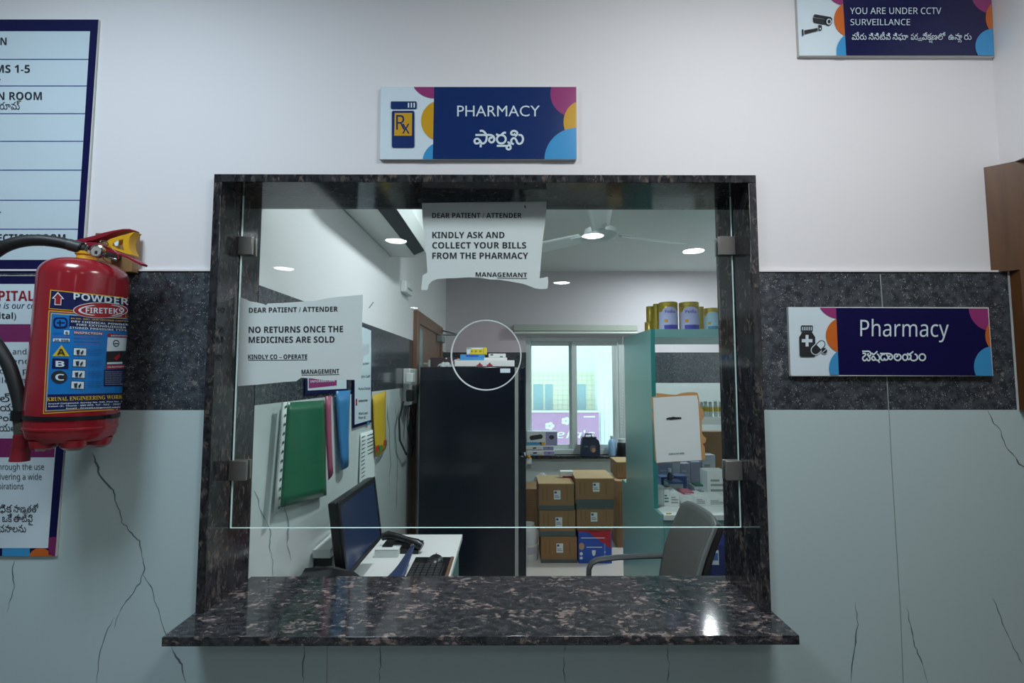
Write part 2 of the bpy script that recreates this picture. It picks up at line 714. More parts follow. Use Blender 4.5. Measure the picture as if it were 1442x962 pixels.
def clip(pts, poly):
    """Sutherland-Hodgman: pts clipped by the convex polygon poly"""
    def side(p, a, b):
        return (b[0] - a[0]) * (p[1] - a[1]) - (b[1] - a[1]) * (p[0] - a[0])
    s = 1 if area2(poly) > 0 else -1
    out = list(pts)
    for i in range(len(poly)):
        a, b = poly[i], poly[(i + 1) % len(poly)]
        inp, out = out, []
        for j in range(len(inp)):
            p, q = inp[j], inp[(j + 1) % len(inp)]
            sp, sq = side(p, a, b) * s, side(q, a, b) * s
            if sp >= 0:
                out.append(p)
            if (sp >= 0) != (sq >= 0):
                t = sp / (sp - sq)
                out.append((p[0] + (q[0] - p[0]) * t, p[1] + (q[1] - p[1]) * t))
    return out


def circ(cx, cy, rx, ry=None, n=40, a0=0, a1=2 * PI):
    ry = rx if ry is None else ry
    full = abs(a1 - a0) > 6.28
    return [(cx + rx * math.cos(a0 + (a1 - a0) * i / (n if full else n - 1)),
             cy + ry * math.sin(a0 + (a1 - a0) * i / (n if full else n - 1))) for i in range(n)]


def plane_y(Y, step=0.00035):
    return lambda px, py, L=1: on_y(px, py, Y - step * L)


def plane_x(X, step=0.0005):
    return lambda px, py, L=1: on_x(px, py, X + step * L)


# ==================================================================================================================
#                                                      THE SETTING
# ==================================================================================================================
XL, XR = -0.6815, 0.5685            # inner faces of the service opening
ZT, ZS = 1.5 + 0.4578, 1.5 - 0.5293  # its head and sill top
YF, YB = -0.0156, 0.176             # front and back of the granite lining
TH = 0.019                          # thickness of the lining
ZB1, ZB0 = 1.5 + 0.2449, 1.5 - 0.080  # granite band on the wall
XW = 1.183                          # right end of the tiled wall
LX0, LY0, LZ = -3.3, -7.2, 2.60     # waiting area
PX1, PY1, PZ = 2.7, 4.05, 2.62      # pharmacy

ox0, ox1, oz0, oz1 = XL - TH, XR + TH, ZS - 0.03, ZT + TH


def wall_bits(mb, z0, z1, y0, y1, x0, x1, mi=0):
    """a wall course with the service opening left out"""
    if z1 <= oz0 or z0 >= oz1:
        mb.box(x0, x1, y0, y1, z0, z1, mi)
        return
    mb.box(x0, ox0, y0, y1, z0, z1, mi)
    mb.box(ox1, x1, y0, y1, z0, z1, mi)
    if z0 < oz0:
        mb.box(ox0, ox1, y0, y1, z0, oz0, mi)
    if z1 > oz1:
        mb.box(ox0, ox1, y0, y1, oz1, z1, mi)


b = MB()
wall_bits(b, 0, LZ, 0.0, 0.17, LX0, 1.15)
b.box(1.15, PX1 + 0.1, 0.04, 0.17, 0, LZ)
b.box(1.15, 1.19, 0.0, 0.04, 2.003, LZ)
struct(b.build('wall_front', M_PAINT, smooth=False), 'white painted wall around the granite service opening')

def vein(pts, w, k=0.8):
    """a hand-drawn looking marble vein: jittered path, uneven width"""
    n = len(pts)
    ws = w if isinstance(w, list) else [w] * n
    P, W = [], []
    for i in range(n - 1):
        for j in range(4):
            t_ = j / 4
            x = pts[i][0] + (pts[i + 1][0] - pts[i][0]) * t_
            y = pts[i][1] + (pts[i + 1][1] - pts[i][1]) * t_
            nn = noise.noise(Vector((x * 0.13, y * 0.13, 3.1)))
            mm = noise.noise(Vector((x * 0.21, y * 0.21, 9.7)))
            P.append((x + nn * 2.2, y + mm * 1.2))
            W.append(max(0.25, (ws[i] + (ws[i + 1] - ws[i]) * t_) * k * (0.75 + 0.9 * noise.noise(Vector((x * 0.09, y * 0.09, 0.4))))))
    P.append(pts[-1])
    W.append(0.25)
    W[0] = 0.3
    return P, W


# granite tile band (two courses left and right of the opening, with one visible joint)
b = MB()
Mw = plane_y(-0.006, 0.0)
b.box(LX0, ox0, -0.006, 0.0, ZB0, ZB1, 0)
b.box(ox1, XW, -0.006, 0.0, ZB0, ZB1, 0)
MP = plane_y(-0.006, 0.0003)
line(b, MP, [(1239.5, 386), (1246, 480), (1251.5, 577)], 1.6, 1)
o = struct(b.build('trim_1', [M_BAND, M_JOINT], smooth=False), 'band of dark grey granite tiles across the wall')

# marble tiles below
b = MB()
wall_bits(b, 0, ZB0, -0.006, 0.0, LX0, XW + 0.03, 0)
V = MP
for pts, w, mi in (
    ([(130, 638), (137, 655), (140, 668), (152, 684), (160, 690), (163, 705), (168, 720), (172, 736), (178, 741), (186, 752), (196, 762), (199, 776), (201, 790), (204, 802), (200, 812), (196, 822), (188, 834), (178, 846), (170, 858), (164, 872), (161, 884)],
     [3, 3, 3, 2.5, 2.5, 1.5, 1.4, 1.5, 2.6, 1.5, 2.4, 2.2, 1.5, 1.8, 1.4, 1.2, 1.5, 1.5, 1.3, 1.2, 1], 0),
    ([(200, 806), (206, 818), (214, 828), (218, 846), (224, 862), (230, 885), (238, 905), (246, 922), (256, 936), (257, 948), (262, 962)], [1, 1.2, 1.4, 1, 1, 1.2, 1.6, 2, 3.2, 1.6, 1], 0),
    ([(20, 790), (17, 806), (20, 828), (14, 846), (10, 862)], [0.6, 1.8, 1, 1.5, 0.6], 0),
    ([(160, 870), (150, 890), (140, 925), (136, 962)], 1.1, 0),
    ([(1391, 577), (1398, 594), (1408, 604), (1412, 618), (1420, 634), (1430, 644), (1436, 654), (1446, 660)], [0.8, 1.4, 1.6, 1.2, 1.4, 2.6, 2.2, 1], 1),
    ([(1204, 850), (1208, 880), (1203, 912), (1198, 962)], [0.8, 1.4, 1.8, 1.8], 0),
    ([(1277, 855), (1284, 890), (1288, 910), (1298, 930), (1306, 962)], [0.6, 1.3, 1.6, 2, 1.4], 0),
    ([(1399, 842), (1412, 878), (1424, 905), (1440, 936)], 1.6, 0),
    ([(428, 908), (429, 925), (426, 940), (427, 962)], [1.2, 1.6, 1.2, 1.6], 0),
    ([(535, 910), (536, 930), (534, 962)], [1, 1.4, 1.2], 0),
    ([(796, 908), (795, 928), (793, 945), (796, 962)], [1.4, 1, 1.6, 1.8], 0),
    ([(940, 910), (942, 935), (940, 962)], [1.2, 1, 1.5], 0)):
    pts, w = vein(pts, w, 1.0)
    line(b, V, pts, w, 1 if mi == 0 else 2)
line(b, V, [(1251.8, 577), (1256, 660), (1268, 860), (1272, 962)], 1.0, 3)
line(b, V, [(461, 908), (460, 962)], 0.9, 3)
struct(b.build('trim_2', [M_TILE, M_VEIN, M_VEINB, M_JOINT], smooth=False), 'white marble tiles with grey veins below the granite band')

# pale lip of the paint above the band
b = MB()
b.box(LX0, ox0, -0.009, 0.0, ZB1, ZB1 + 0.004)
b.box(ox1, 1.168, -0.009, 0.0, ZB1, ZB1 + 0.004)
struct(b.build('trim_3', M_PAINT, smooth=False), 'raised edge of white paint along the top of the granite band')

# floor, ceilings, walls of the waiting area and of the pharmacy
b = MB()
b.box(LX0 - 0.1, PX1 + 0.4, 0.17, PY1 + 0.2, -0.1, 0.0, 0)
b.box(LX0 - 0.1, PX1 + 0.4, LY0 - 0.1, 0.17, -0.1, 0.0, 1)
struct(b.build('floor', [M_FLOOR, mat('waiting_floor_tile', rgb(160, 160, 158), 0.3, var=0.05)], smooth=False))
b = MB()
b.box(LX0 - 0.1, PX1 + 0.4, LY0 - 0.1, 0.17, LZ, LZ + 0.1)
struct(b.build('ceiling', M_CEIL, smooth=False))
b = MB()
b.box(XL - 0.2, PX1 + 0.1, 0.17, PY1 + 0.2, PZ, PZ + 0.1)
b.box(XL - 0.01, PX1, 1.90, 2.10, PZ - 0.06, PZ)
struct(b.build('ceiling', M_CEIL, smooth=False))
M_LTILE = mat('waiting_area_tile', rgb(132, 140, 140), 0.3, var=0.03)
for nm, bx in (('wall_waiting_left', (LX0 - 0.1, LX0, LY0, 0.0)), ('wall_waiting_back', (LX0, 3.1, LY0 - 0.1, LY0)),
               ('wall_waiting_right', (1.19, 3.1, -2.25, -1.05)), ('wall_waiting_side', (3.0, 3.1, LY0, -2.25))):
    b = MB()
    b.box(*bx, 0, 1.42, 1)
    b.box(*bx, 1.42, LZ, 0)
    struct(b.build(nm, [M_PAINT, M_LTILE], smooth=False))
b = MB()
b.box(1.19, 1.33, -1.05, 0.04, 2.003, LZ)
struct(b.build('wall_waiting_corner', M_PAINT, smooth=False), 'white wall above the brown door at the right')

# pharmacy left wall: paint, granite band, marble tiles
b = MB()
WX = XL + 0.001
b.box(WX - 0.12, WX, 0.17, PY1, 1.745, PZ, 0)
b.box(WX - 0.12, WX, 0.17, PY1, 1.42, 1.745, 1)
b.box(WX - 0.12, WX, 0.17, PY1, 0, 1.42, 2)
VX = plane_x(WX, 0.0004)
for pts, w in (([(357, 690), (364, 705), (368, 722), (376, 735), (381, 748), (380, 770), (384, 790), (384, 813)], [1, 2, 2.2, 2, 2.5, 1.5, 1.2, 1]),
               ([(399, 708), (406, 735), (404, 765), (410, 790)], [2.5, 3, 2, 1]),
               ([(545, 570), (550, 640), (548, 700)], [2, 2, 1]), ([(556, 570), (560, 650), (558, 720)], [1.5, 1.5, 1])):
    pts, w = vein(pts, w, 0.9)
    line(b, VX, pts, w, 3)
line(b, plane_x(WX, 0.0006), [(519.5, 434), (526, 425.5)], 1.6, 3)
struct(b.build('wall_left', [M_PAINT, M_BAND, mat('pharmacy_marble_tile', rgb(216, 226, 225), 0.16, var=0.03, vscale=2.2), mat('marble_vein_pale', rgb(148, 166, 168), 0.2, var=0.2)], smooth=False), 'left wall of the pharmacy with a granite band')

# pharmacy far wall with the window hole
wx0, wz0 = on_y(741, 640, PY1).x, on_y(741, 641, PY1).z
wx1, wz1 = on_y(886, 474, PY1).x, on_y(886, 474, PY1).z
b = MB()
for z0, z1, mi in ((0, 1.42, 2), (1.42, 1.745, 1), (1.745, PZ, 0)):
    za, zb = max(z0, wz0), min(z1, wz1)
    if zb > za:
        b.box(XL - 0.1, wx0, PY1, PY1 + 0.2, z0, z1, mi)
        b.box(wx1, PX1, PY1, PY1 + 0.2, z0, z1, mi)
        if z0 < wz0:
            b.box(wx0, wx1, PY1, PY1 + 0.2, z0, wz0, mi)
        if z1 > wz1:
            b.box(wx0, wx1, PY1, PY1 + 0.2, wz1, z1, mi)
M_PAINT2 = mat('pharmacy_far_paint', rgb(214, 206, 212), 0.65, var=0.015, vscale=3)
M_TILE2 = mat('pharmacy_far_tile', rgb(205, 214, 214), 0.2, var=0.03, vscale=3)
struct(b.build('wall_back', [M_PAINT2, M_BAND, M_TILE2], smooth=False), 'far wall of the pharmacy with the window')
struct(MB().box(PX1, PX1 + 0.1, 0.17, PY1 + 0.2, 0, PZ).build('wall_right', M_PAINT, smooth=False))

# ------------------------------------------------------------------ service opening: granite lining, sill and the glass
win = bpy.data.objects.new('window_1', None)
COL.objects.link(win)
win.location = (0, 0, ZS)
struct(win, 'service window lined with dark polished granite')
MB().box(XL - TH, XL, YF, YB, ZS - 0.002, ZT).build('jamb', M_JAMB, win, bevel=0.0012)
MB().box(XR, XR + TH, YF, YB, ZS - 0.002, ZT).build('jamb', M_JAMB, win, bevel=0.0012)
MB().box(XL - TH, XR + TH, YF, YB, ZT, ZT + TH).build('head', M_JAMB, win, bevel=0.0012)
MB().box(XL - TH - 0.004, XR + TH + 0.004, -0.115, YB + 0.01, ZS - 0.0185, ZS).build('sill', M_SILL, win, bevel=0.0016)
# glass pane with a round speaking hole
GY = 0.072
GT = 0.008
g0, g1 = on_y(338, 273.5, GY), on_y(1050, 743, GY)
gx0, gx1, gz1, gz0 = XL + 0.002, XR - 0.002, g0.z, g1.z
hc = on_y(684.5, 500, GY)
hr = (on_y(733, 500, GY).x - on_y(636, 500, GY).x) / 2
N = 96
hole = [(hc.x + hr * math.cos(2 * PI * i / N), hc.z + hr * math.sin(2 * PI * i / N)) for i in range(N)]
rim = []
for i in range(N):
    dx, dz = math.cos(2 * PI * i / N), math.sin(2 * PI * i / N)
    t = min([((gx1 - hc.x) / dx) if dx > 1e-9 else 9, ((gx0 - hc.x) / dx) if dx < -1e-9 else 9,
             ((gz1 - hc.z) / dz) if dz > 1e-9 else 9, ((gz0 - hc.z) / dz) if dz < -1e-9 else 9])
    rim.append([hc.x + dx * t, hc.z + dz * t])
for cx_, cz_ in ((gx0, gz0), (gx1, gz0), (gx0, gz1), (gx1, gz1)):   # snap the nearest rim point to each corner
    k = min(range(N), key=lambda i: (rim[i][0] - cx_) ** 2 + (rim[i][1] - cz_) ** 2)
    rim[k] = [cx_, cz_]
b = MB()
vs = [(x, GY, z) for x, z in hole] + [(x, GY, z) for x, z in rim] + [(x, GY + GT, z) for x, z in hole] + [(x, GY + GT, z) for x, z in rim]
fs, ms = [], []
for i in range(N):
    j = (i + 1) % N
    fs += [(i, N + i, N + j, j), (2 * N + j, 3 * N + j, 3 * N + i, 2 * N + i)]
b.add(vs, fs, 0)
o_ = len(b.v) - 4 * N
for i in range(N):
    j = (i + 1) % N
    b.f += [[i, j, 2 * N + j, 2 * N + i], [N + j, N + i, 3 * N + i, 3 * N + j]]
    b.m += [1, 1]
glass = b.build('glass_pane', [M_GLASS, M_GEDGE], win, smooth=False)
bm = bmesh.new()
bm.from_mesh(glass.data)
bmesh.ops.recalc_face_normals(bm, faces=bm.faces)
bm.to_mesh(glass.data)
bm.free()
b = MB()
NN = 96
for ra, ya, rb, yb in ((hr + 0.0026, GY - 0.0004, hr - 0.0004, GY - 0.0002), (hr - 0.0004, GY - 0.0002, hr - 0.0004, GY + GT + 0.0004)):
    vs = []
    for i in range(NN):
        c_, s_ = math.cos(2 * PI * i / NN), math.sin(2 * PI * i / NN)
        vs += [(hc.x + ra * c_, ya, hc.z + ra * s_), (hc.x + rb * c_, yb, hc.z + rb * s_)]
    b.add(vs, [(2 * i, 2 * ((i + 1) % NN), 2 * ((i + 1) % NN) + 1, 2 * i + 1) for i in range(NN)])
b.build('ground_edge', mat('ground_glass', rgb(232, 240, 240), 0.45), glass)
for px, py, s in ((348, 347, 1), (1020, 347, -1), (339, 662, 1), (1030.5, 662, -1)):
    p = on_y(px, py, GY)
    b = MB()
    w, h = 0.0235, 0.0235
    b.box(p.x - w, p.x + w * 0.75 if s > 0 else p.x + w, GY - 0.010, GY - 0.001, p.z - h, p.z + h) if s > 0 else b.box(p.x - w * 0.75, p.x + w, GY - 0.010, GY - 0.001, p.z - h, p.z + h)
    if s > 0:
        b.box(p.x - w, p.x + w * 0.75, GY + GT + 0.001, GY + GT + 0.009, p.z - h, p.z + h)
    else:
        b.box(p.x - w * 0.75, p.x + w, GY + GT + 0.001, GY + GT + 0.009, p.z - h, p.z + h)
    e = XL + 0.003 if s > 0 else XR - 0.003
    b.box(min(e, p.x - s * w * 0.9), max(e, p.x - s * w * 0.9), GY - 0.010, GY + GT + 0.009, p.z - h, p.z + h)
    b.build('glass_clamp', M_STEEL, glass, bevel=0.002)

# ------------------------------------------------------------------ far window of the pharmacy
w2 = bpy.data.objects.new('window_2', None)
COL.objects.link(w2)
w2.location = ((wx0 + wx1) / 2, PY1, wz0)
struct(w2, 'two-pane aluminium sliding window in the far wall')
fw = 0.05
b = MB()
yf = PY1 + 0.05
b.box(wx0, wx0 + fw, yf, yf + 0.08, wz0, wz1)
b.box(on_y(864, 500, yf).x + 0.05, wx1, yf, yf + 0.08, wz0, wz1)
fxr = on_y(864, 500, yf).x + 0.05
b.box(wx0 + fw, fxr, yf, yf + 0.08, wz1 - 0.05, wz1)
b.box(wx0 + fw, fxr, yf, yf + 0.08, wz0, wz0 + 0.05)
b.build('frame', M_ALU, w2, bevel=0.004)


def sash(px0, px1, y):
    q0, q1 = on_y(px0, 487, y), on_y(px1, 626, y)
    z0, z1 = wz0 + 0.05, wz1 - 0.05
    bw = 0.055
    b = MB()
    b.box(q0.x - bw, q0.x, y, y + 0.03, z0, z1)
    b.box(q1.x, q1.x + bw, y, y + 0.03, z0, z1)
    b.box(q0.x, q1.x, y, y + 0.03, q0.z, z1)
    b.box(q0.x, q1.x, y, y + 0.03, z0, q1.z)
    s_ = b.build('sash', M_ALU, w2, bevel=0.003)
    MB().box(q0.x, q1.x, y + 0.012, y + 0.016, q1.z, q0.z).build('pane', M_WGLASS, s_, smooth=False)


sash(748.5, 802, yf + 0.045)
sash(812, 864, yf + 0.008)
MB().box(wx0 - 0.08, wx1 + 0.1, PY1 - 0.06, PY1 + 0.05, wz0 - 0.03, wz0).build('sill', M_JAMB, w2, bevel=0.003)

# ------------------------------------------------------------------ door in the pharmacy's left wall and the brown door at the right
d1 = bpy.data.objects.new('door_1', None)
COL.objects.link(d1)
d1.location = (WX, 2.9, 0)
struct(d1, 'brown wooden door with a narrow glass strip in the left wall')
dy0, dy1, dz = on_x(582.5, 439, WX).y, 3.62, 1.965
b = MB()
b.box(WX - 0.05, WX + 0.03, dy0, dy0 + 0.09, 0, dz)
b.box(WX - 0.05, WX + 0.03, dy1 - 0.09, dy1, 0, dz)
b.box(WX - 0.05, WX + 0.03, dy0 + 0.09, dy1 - 0.09, dz - 0.09, dz)
b.build('frame', M_WDOOR, d1, bevel=0.004)
lf = MB().box(WX, WX + 0.016, dy0 + 0.09, dy1 - 0.09, 0.01, dz - 0.09).build('leaf', M_WDOOR, d1)
MB().box(WX + 0.016, WX + 0.02, dy0 + 0.10, dy0 + 0.26, 0.25, dz - 0.12).build('glass_strip', mat('frosted_glass', rgb(150, 176, 180), 0.2), lf)
b = MB()
hy = dy0 + 0.34
b.tube([(WX + 0.06, hy, 1.35), (WX + 0.06, hy, 1.62)], 0.012, 10)
b.tube([(WX + 0.016, hy, 1.38), (WX + 0.06, hy, 1.38)], 0.008, 8)
b.tube([(WX + 0.016, hy, 1.59), (WX + 0.06, hy, 1.59)], 0.008, 8)
b.build('handle', mat('pale_handle', rgb(216, 224, 218), 0.3), lf)
b = MB()
b.box(WX + 0.016, WX + 0.07, dy1 - 0.34, dy1 - 0.12, dz - 0.16, dz - 0.10)
b.build('door_closer', mat('closer_grey', rgb(150, 160, 160), 0.35, 0.4), lf, bevel=0.006)
b = MB()
b.tube([(WX + 0.05, dy1 - 0.24, dz - 0.09), (WX + 0.20, dy1 - 0.18, dz - 0.085), (WX + 0.03, dy1 - 0.03, dz - 0.03)], 0.008, 8)
b.build('closer_arm', MATS['closer_grey'], lf)

d2 = bpy.data.objects.new('door_2', None)
COL.objects.link(d2)
d2.location = (1.19, -0.5, 0)
struct(d2, 'brown wooden door at the right edge, beside the wall signs')
b = MB()
b.prism([(1.150, -0.001, 1.7455), (1.1895, -0.034, 1.7455), (1.235, -0.072, 1.7455), (1.235, 0.036, 1.7455), (1.150, 0.036, 1.7455)], (0, 0, 0.2575))
b.prism([(1.1865, -0.032, 1.42), (1.235, -0.072, 1.42), (1.235, -0.008, 1.42), (1.1865, -0.008, 1.42)], (0, 0, 0.3255))
b.prism([(1.215, -0.055, 0), (1.235, -0.072, 0), (1.235, -0.008, 0), (1.215, -0.008, 0)], (0, 0, 1.42))
b.box(1.19, 1.30, -1.05, -0.98, 0, 2.0)
b.build('frame', M_BROWN, d2, bevel=0.001)
MB().box(1.236, 1.276, -0.98, -0.01, 0.01, 2.0).build('leaf', M_BROWN, d2)


# ------------------------------------------------------------------ lamps
def downlight(x, y, z, r, w, label, group, col=LAMP_COL):
    t = thing('ceiling_downlight', label, 'ceiling light', (x, y, z), group)
    b = MB()
    b.lathe([(r, -0.001), (r + 0.004, -0.006), (r + 0.016, -0.005), (r + 0.018, 0.0)], (x, y, z), 36)
    b.build('trim_ring', M_WHITE, t)
    b = MB()
    N_ = 36
    b.add([(x + r * math.cos(2 * PI * i / N_), y + r * math.sin(2 * PI * i / N_), z - 0.002) for i in range(N_)],
          [tuple(reversed(range(N_)))])
    st = w / (PI * PI * r * r)
    nm = 'lamp_%.2f_%.3f' % (w, r)
    m = MATS.get(nm) or lamp_mat(nm, col, st)
    b.build('diffuser', m, t, smooth=False)
    return t


for px, py, lab in ((558, 339, 'waiting area downlight mirrored in the glass beside the air conditioner slot'),
                    (835, 332, 'waiting area downlight mirrored in the glass over the ceiling fan hub'),
                    (400, 378, 'waiting area downlight mirrored in the glass above the no returns notice'),
                    (791, 398, 'waiting area downlight mirrored in the glass above the roller blind')):
    vp = on_z(px, py, LZ)                 # the mirrored lamp behind the glass
    downlight(vp.x, 2 * GY - vp.y, LZ, 0.085 if py < 350 else 0.095, LOBBY_DOWN_W, lab, 'round downlights in the waiting area ceiling')
downlight(-1.55, -6.6, LZ, 0.06, 1.6, 'small distant waiting area downlight mirrored in the glass near the brown door',
          'round downlights in the waiting area ceiling')
# ceiling panels that light the service wall
for i, (x, y) in enumerate(LOBBY_PANEL_AT):
    t = thing('ceiling_panel_light', ('square ceiling panel light above the left of the service window' if i == 0 else
                                      'square ceiling panel light above the right of the service window'), 'ceiling light', (x, y, LZ))
    MB().box(x - 0.23, x + 0.23, y - 0.23, y + 0.23, LZ - 0.012, LZ - 0.0005).build('frame', M_WHITE, t, bevel=0.003)
    m = lamp_mat('panel_lamp_%d' % i, LOBBY_PANEL_COLS[i], LOBBY_PANEL_W[i] / (PI * 0.4 * 0.4))
    MB().add([(x - 0.2, y - 0.2, LZ - 0.0125), (x + 0.2, y - 0.2, LZ - 0.0125), (x + 0.2, y + 0.2, LZ - 0.0125), (x - 0.2, y + 0.2, LZ - 0.0125)],
             [(3, 2, 1, 0)]).build('diffuser', m, t, smooth=False)
pl = on_z(976.5, 353, PZ)
downlight(pl.x, pl.y, PZ, 0.085, PHARM_REAR_W, 'bright round downlight in the pharmacy ceiling above the teal shelf', None)
downlight(0.10, 0.95, PZ, 0.085, PHARM_FRONT_W, 'round downlight in the pharmacy ceiling just inside the service window', None)

# ==================================================================================================================
#                                                  SIGNS ON THE SERVICE WALL
# ==================================================================================================================
def sign_board(name, label, c0, c1, Y0, Y1, cat='sign'):
    """board with its face at Y1 spanning the pixels c0 (top left) to c1 (bottom right)"""
    p0, p1 = on_y(*c0, Y1), on_y(*c1, Y1)
    t = thing(name, label, cat, ((p0.x + p1.x) / 2, Y0, p1.z))
    MB().box(p0.x, p1.x, Y1, Y0, p1.z, p0.z).build('board', M_SIGNEDGE, t, bevel=0.0006)
    return t


SM = [M_SWHITE, M_NAVY, M_MAG, M_GOLD, M_SKY]
SMD = [M_SWHITE, M_NAVYD, M_MAG, M_ORANGE, M_SKY]

# --- PHARMACY sign above the opening
t = sign_board('wall_sign', 'white and navy pharmacy sign with medicine bottle icon above the service window', (536, 122), (812, 224.5), -0.0, -0.009)
M = plane_y(-0.009)
R_ = [(536.5, 122.4), (811.5, 122.4), (812, 224.3), (535, 224.3)]
sg = MB()
fill(sg, M, R_, 0, 1)
fill(sg, M, [(611.5, 122.4), (811.5, 122.4), (812, 224.3), (609.5, 224.3)], 1, 2)
left_r = [(536, 122.4), (611.3, 122.4), (609.3, 224.3), (535, 224.3)]
fill(sg, M, clip(circ(611, 105, 33.5), left_r), 2, 3)
fill(sg, M, clip(circ(622, 170, 29), left_r), 3, 4)
fill(sg, M, clip(circ(624, 228, 29), left_r), 4, 5)
right_r = [(611.5, 122.4), (811.4, 122.4), (811.9, 224.3), (611.5, 224.3)]
fill(sg, M, clip(circ(806, 132, 31, 32), right_r), 2, 3)
fill(sg, M, clip(circ(820, 172, 26.5, 30), right_r), 3, 4)
fill(sg, M, clip(circ(812, 225, 45.5, 45), right_r), 4, 5)
sg.build('printed_face', SM, t, smooth=False)
ic = MB()


def rrect(x0, y0, x1, y1, r):
    out = []
    for cx_, cy_, a in ((x1 - r, y0 + r, -PI / 2), (x1 - r, y1 - r, 0), (x0 + r, y1 - r, PI / 2), (x0 + r, y0 + r, PI)):
        out += [(cx_ + r * math.cos(a + PI / 2 * i / 5), cy_ + r * math.sin(a + PI / 2 * i / 5)) for i in range(6)]
    return out


fill(ic, M, rrect(550.3, 142.8, 586.7, 153.2, 1.5), 1, 6)
fill(ic, M, rrect(551.8, 156, 583.5, 207.8, 2.2), 1, 6)
fill(ic, M, [(555.8, 159), (580.4, 159), (580, 191.2), (555, 191.2)], 3, 7)
for x in (574.3, 578.3, 582.3):
    rect(ic, M, x, 144.8, x + 2, 151.6, 0, 7)
write(ic, M, 'R', 558, 570.5, 182.5, 20.5, 'reg', mi=1, fat=0.012, L=8)
write(ic, M, 'x', 566.2, 576.8, 188.2, 18.5, 'reg', mi=1, fat=0.012, L=8)
ic.build('bottle_icon', SM, t, smooth=False)
lt = MB()
write(lt, M, 'PHARMACY', 643.8, 760.2, 163.8, 15, 'gill', fat=0.016, L=6)
# Telugu line, each letter group set where it stands
pen(lt, M, [
    [(160, 205), (300, 206), (430, 205), (530, 208), (592, 245), (612, 310), (592, 362), (545, 384), (497, 357), (490, 308), (522, 270), (570, 272)],
    [(265, 112), (325, 105), (385, 148), (424, 215), (426, 300), (402, 368), (350, 408), (302, 394), (268, 338), (215, 296), (160, 308), (138, 355), (165, 405), (222, 404), (268, 378)],
    [(287, 425), (287, 500)],
    ring_pts(780, 308, 106, 100),
    [(655, 185), (700, 208), (745, 226)],
    [(765, 222), (828, 160), (890, 148)],
    [(670, 465), (780, 465), (900, 465)],
    ring_pts(955, 503, 50, 48),
    [(925, 378), (962, 390), (985, 440), (1000, 485)],
    [(1105, 238), (1148, 205), (1158, 150), (1112, 112), (1052, 112), (1014, 152), (1032, 196), (1080, 202), (1112, 168)],
    [(1078, 425), (1028, 402), (1018, 335), (1050, 290), (1100, 285), (1138, 330), (1160, 388), (1205, 418), (1268, 390), (1298, 310), (1280, 240), (1240, 205), (1190, 212)],
], lambda x, y: (660 + x / 16.965, 178 + y / 16.965), 2.9, 0, 6)
lt.build('lettering', M_SWHITE, t, smooth=False)

# --- Pharmacy sign at the right
t = sign_board('wall_sign', 'dark navy pharmacy sign with jar and pill icon on the granite band', (1110.5, 432.5), (1399, 530), -0.0062, -0.016)
M = plane_y(-0.016)
sg = MB()
fill(sg, M, [(1110, 432.5), (1391.5, 434.2), (1398.5, 529.4), (1113.5, 528.5)], 0, 0.5)
QR_ = [(1110, 432.5), (1391.5, 434), (1398.5, 529.6), (1113.5, 528.5)]
fill(sg, M, [(1177, 433.5), (1391, 434.5), (1398, 529.2), (1181, 528)], 1, 2)
lr = [(1110, 433), (1177.3, 433.5), (1181.3, 528), (1112, 528)]
fill(sg, M, clip(circ(1182, 417, 32), lr), 2, 3)
fill(sg, M, clip(circ(1188, 472, 25), lr), 3, 4)
fill(sg, M, clip(circ(1196, 518, 28.5), lr), 4, 5)
rr = [(1177, 433.5), (1391, 434.5), (1398, 529.2), (1181, 528)]
fill(sg, M, clip(circ(1396, 432, 32, 34), rr), 2, 3)
fill(sg, M, clip(circ(1406, 472, 18.5, 24), rr), 3, 4)
fill(sg, M, clip(circ(1397, 516, 25.5, 28), rr), 4, 5)
sg.build('printed_face', SMD, t, smooth=False)
ic = MB()
MI = 1
fill(ic, M, rrect(1128, 458.3, 1144.6, 467, 1.5), MI, 6)
for x in range(6):
    rect(ic, M, 1129.6 + x * 2.5, 460.2, 1130.6 + x * 2.5, 465.4, 0, 7)
fill(ic, M, [(1129.5, 468), (1143.5, 468), (1148, 475), (1148.2, 484), (1148.6, 500.5), (1147, 502.5), (1128, 502.5), (1126.3, 500.5), (1125.5, 475)], MI, 6)
rect(ic, M, 1134.4, 471.8, 1138.6, 488, 0, 7)
rect(ic, M, 1129, 477.6, 1144, 482.2, 0, 7)


def pill(cx_, cy_, L_, r, ang, n=10):
    out = []
    for k in range(n + 1):
        a = -PI / 2 + PI * k / n
        out.append((L_ + r * math.cos(a), r * math.sin(a)))
    for k in range(n + 1):
        a = PI / 2 + PI * k / n
        out.append((-L_ + r * math.cos(a), r * math.sin(a)))
    c, s_ = math.cos(ang), math.sin(ang)
    return [(cx_ + x * c - y * s_, cy_ + x * s_ + y * c) for x, y in out]


A_ = math.radians(-45)
fill(ic, M, pill(1152.7, 489, 6.0, 6.8, A_), 0, 7)
fill(ic, M, pill(1152.7, 489, 6.0, 5.6, A_), MI, 8)
half = [(x, y) for x, y in pill(1152.7, 489, 6.0, 4.4, A_)]
cutp = clip(half, [(1152.7 - 6 + 1, 489 - 6), (1152.7 + 20, 489 - 20 - 6), (1152.7 + 30, 489 + 10), (1152.7 + 6, 489 + 6)])
fill(ic, M, cutp, 0, 9)
fill(ic, M, circ(1161, 494, 4.6), 0, 7)
fill(ic, M, circ(1161, 494, 3.9), MI, 8)
line(ic, M, [(1158.4, 496.4), (1163.8, 491.4)], 0.9, 0, 9)
ic.build('medicine_icon', [M_SWHITE, M_INK], t, smooth=False)
lt = MB()
write(lt, M, 'Pharmacy', 1211.5, 1336, 473.5, 23, 'reg', fat=0.02, L=6, y1=474.5)
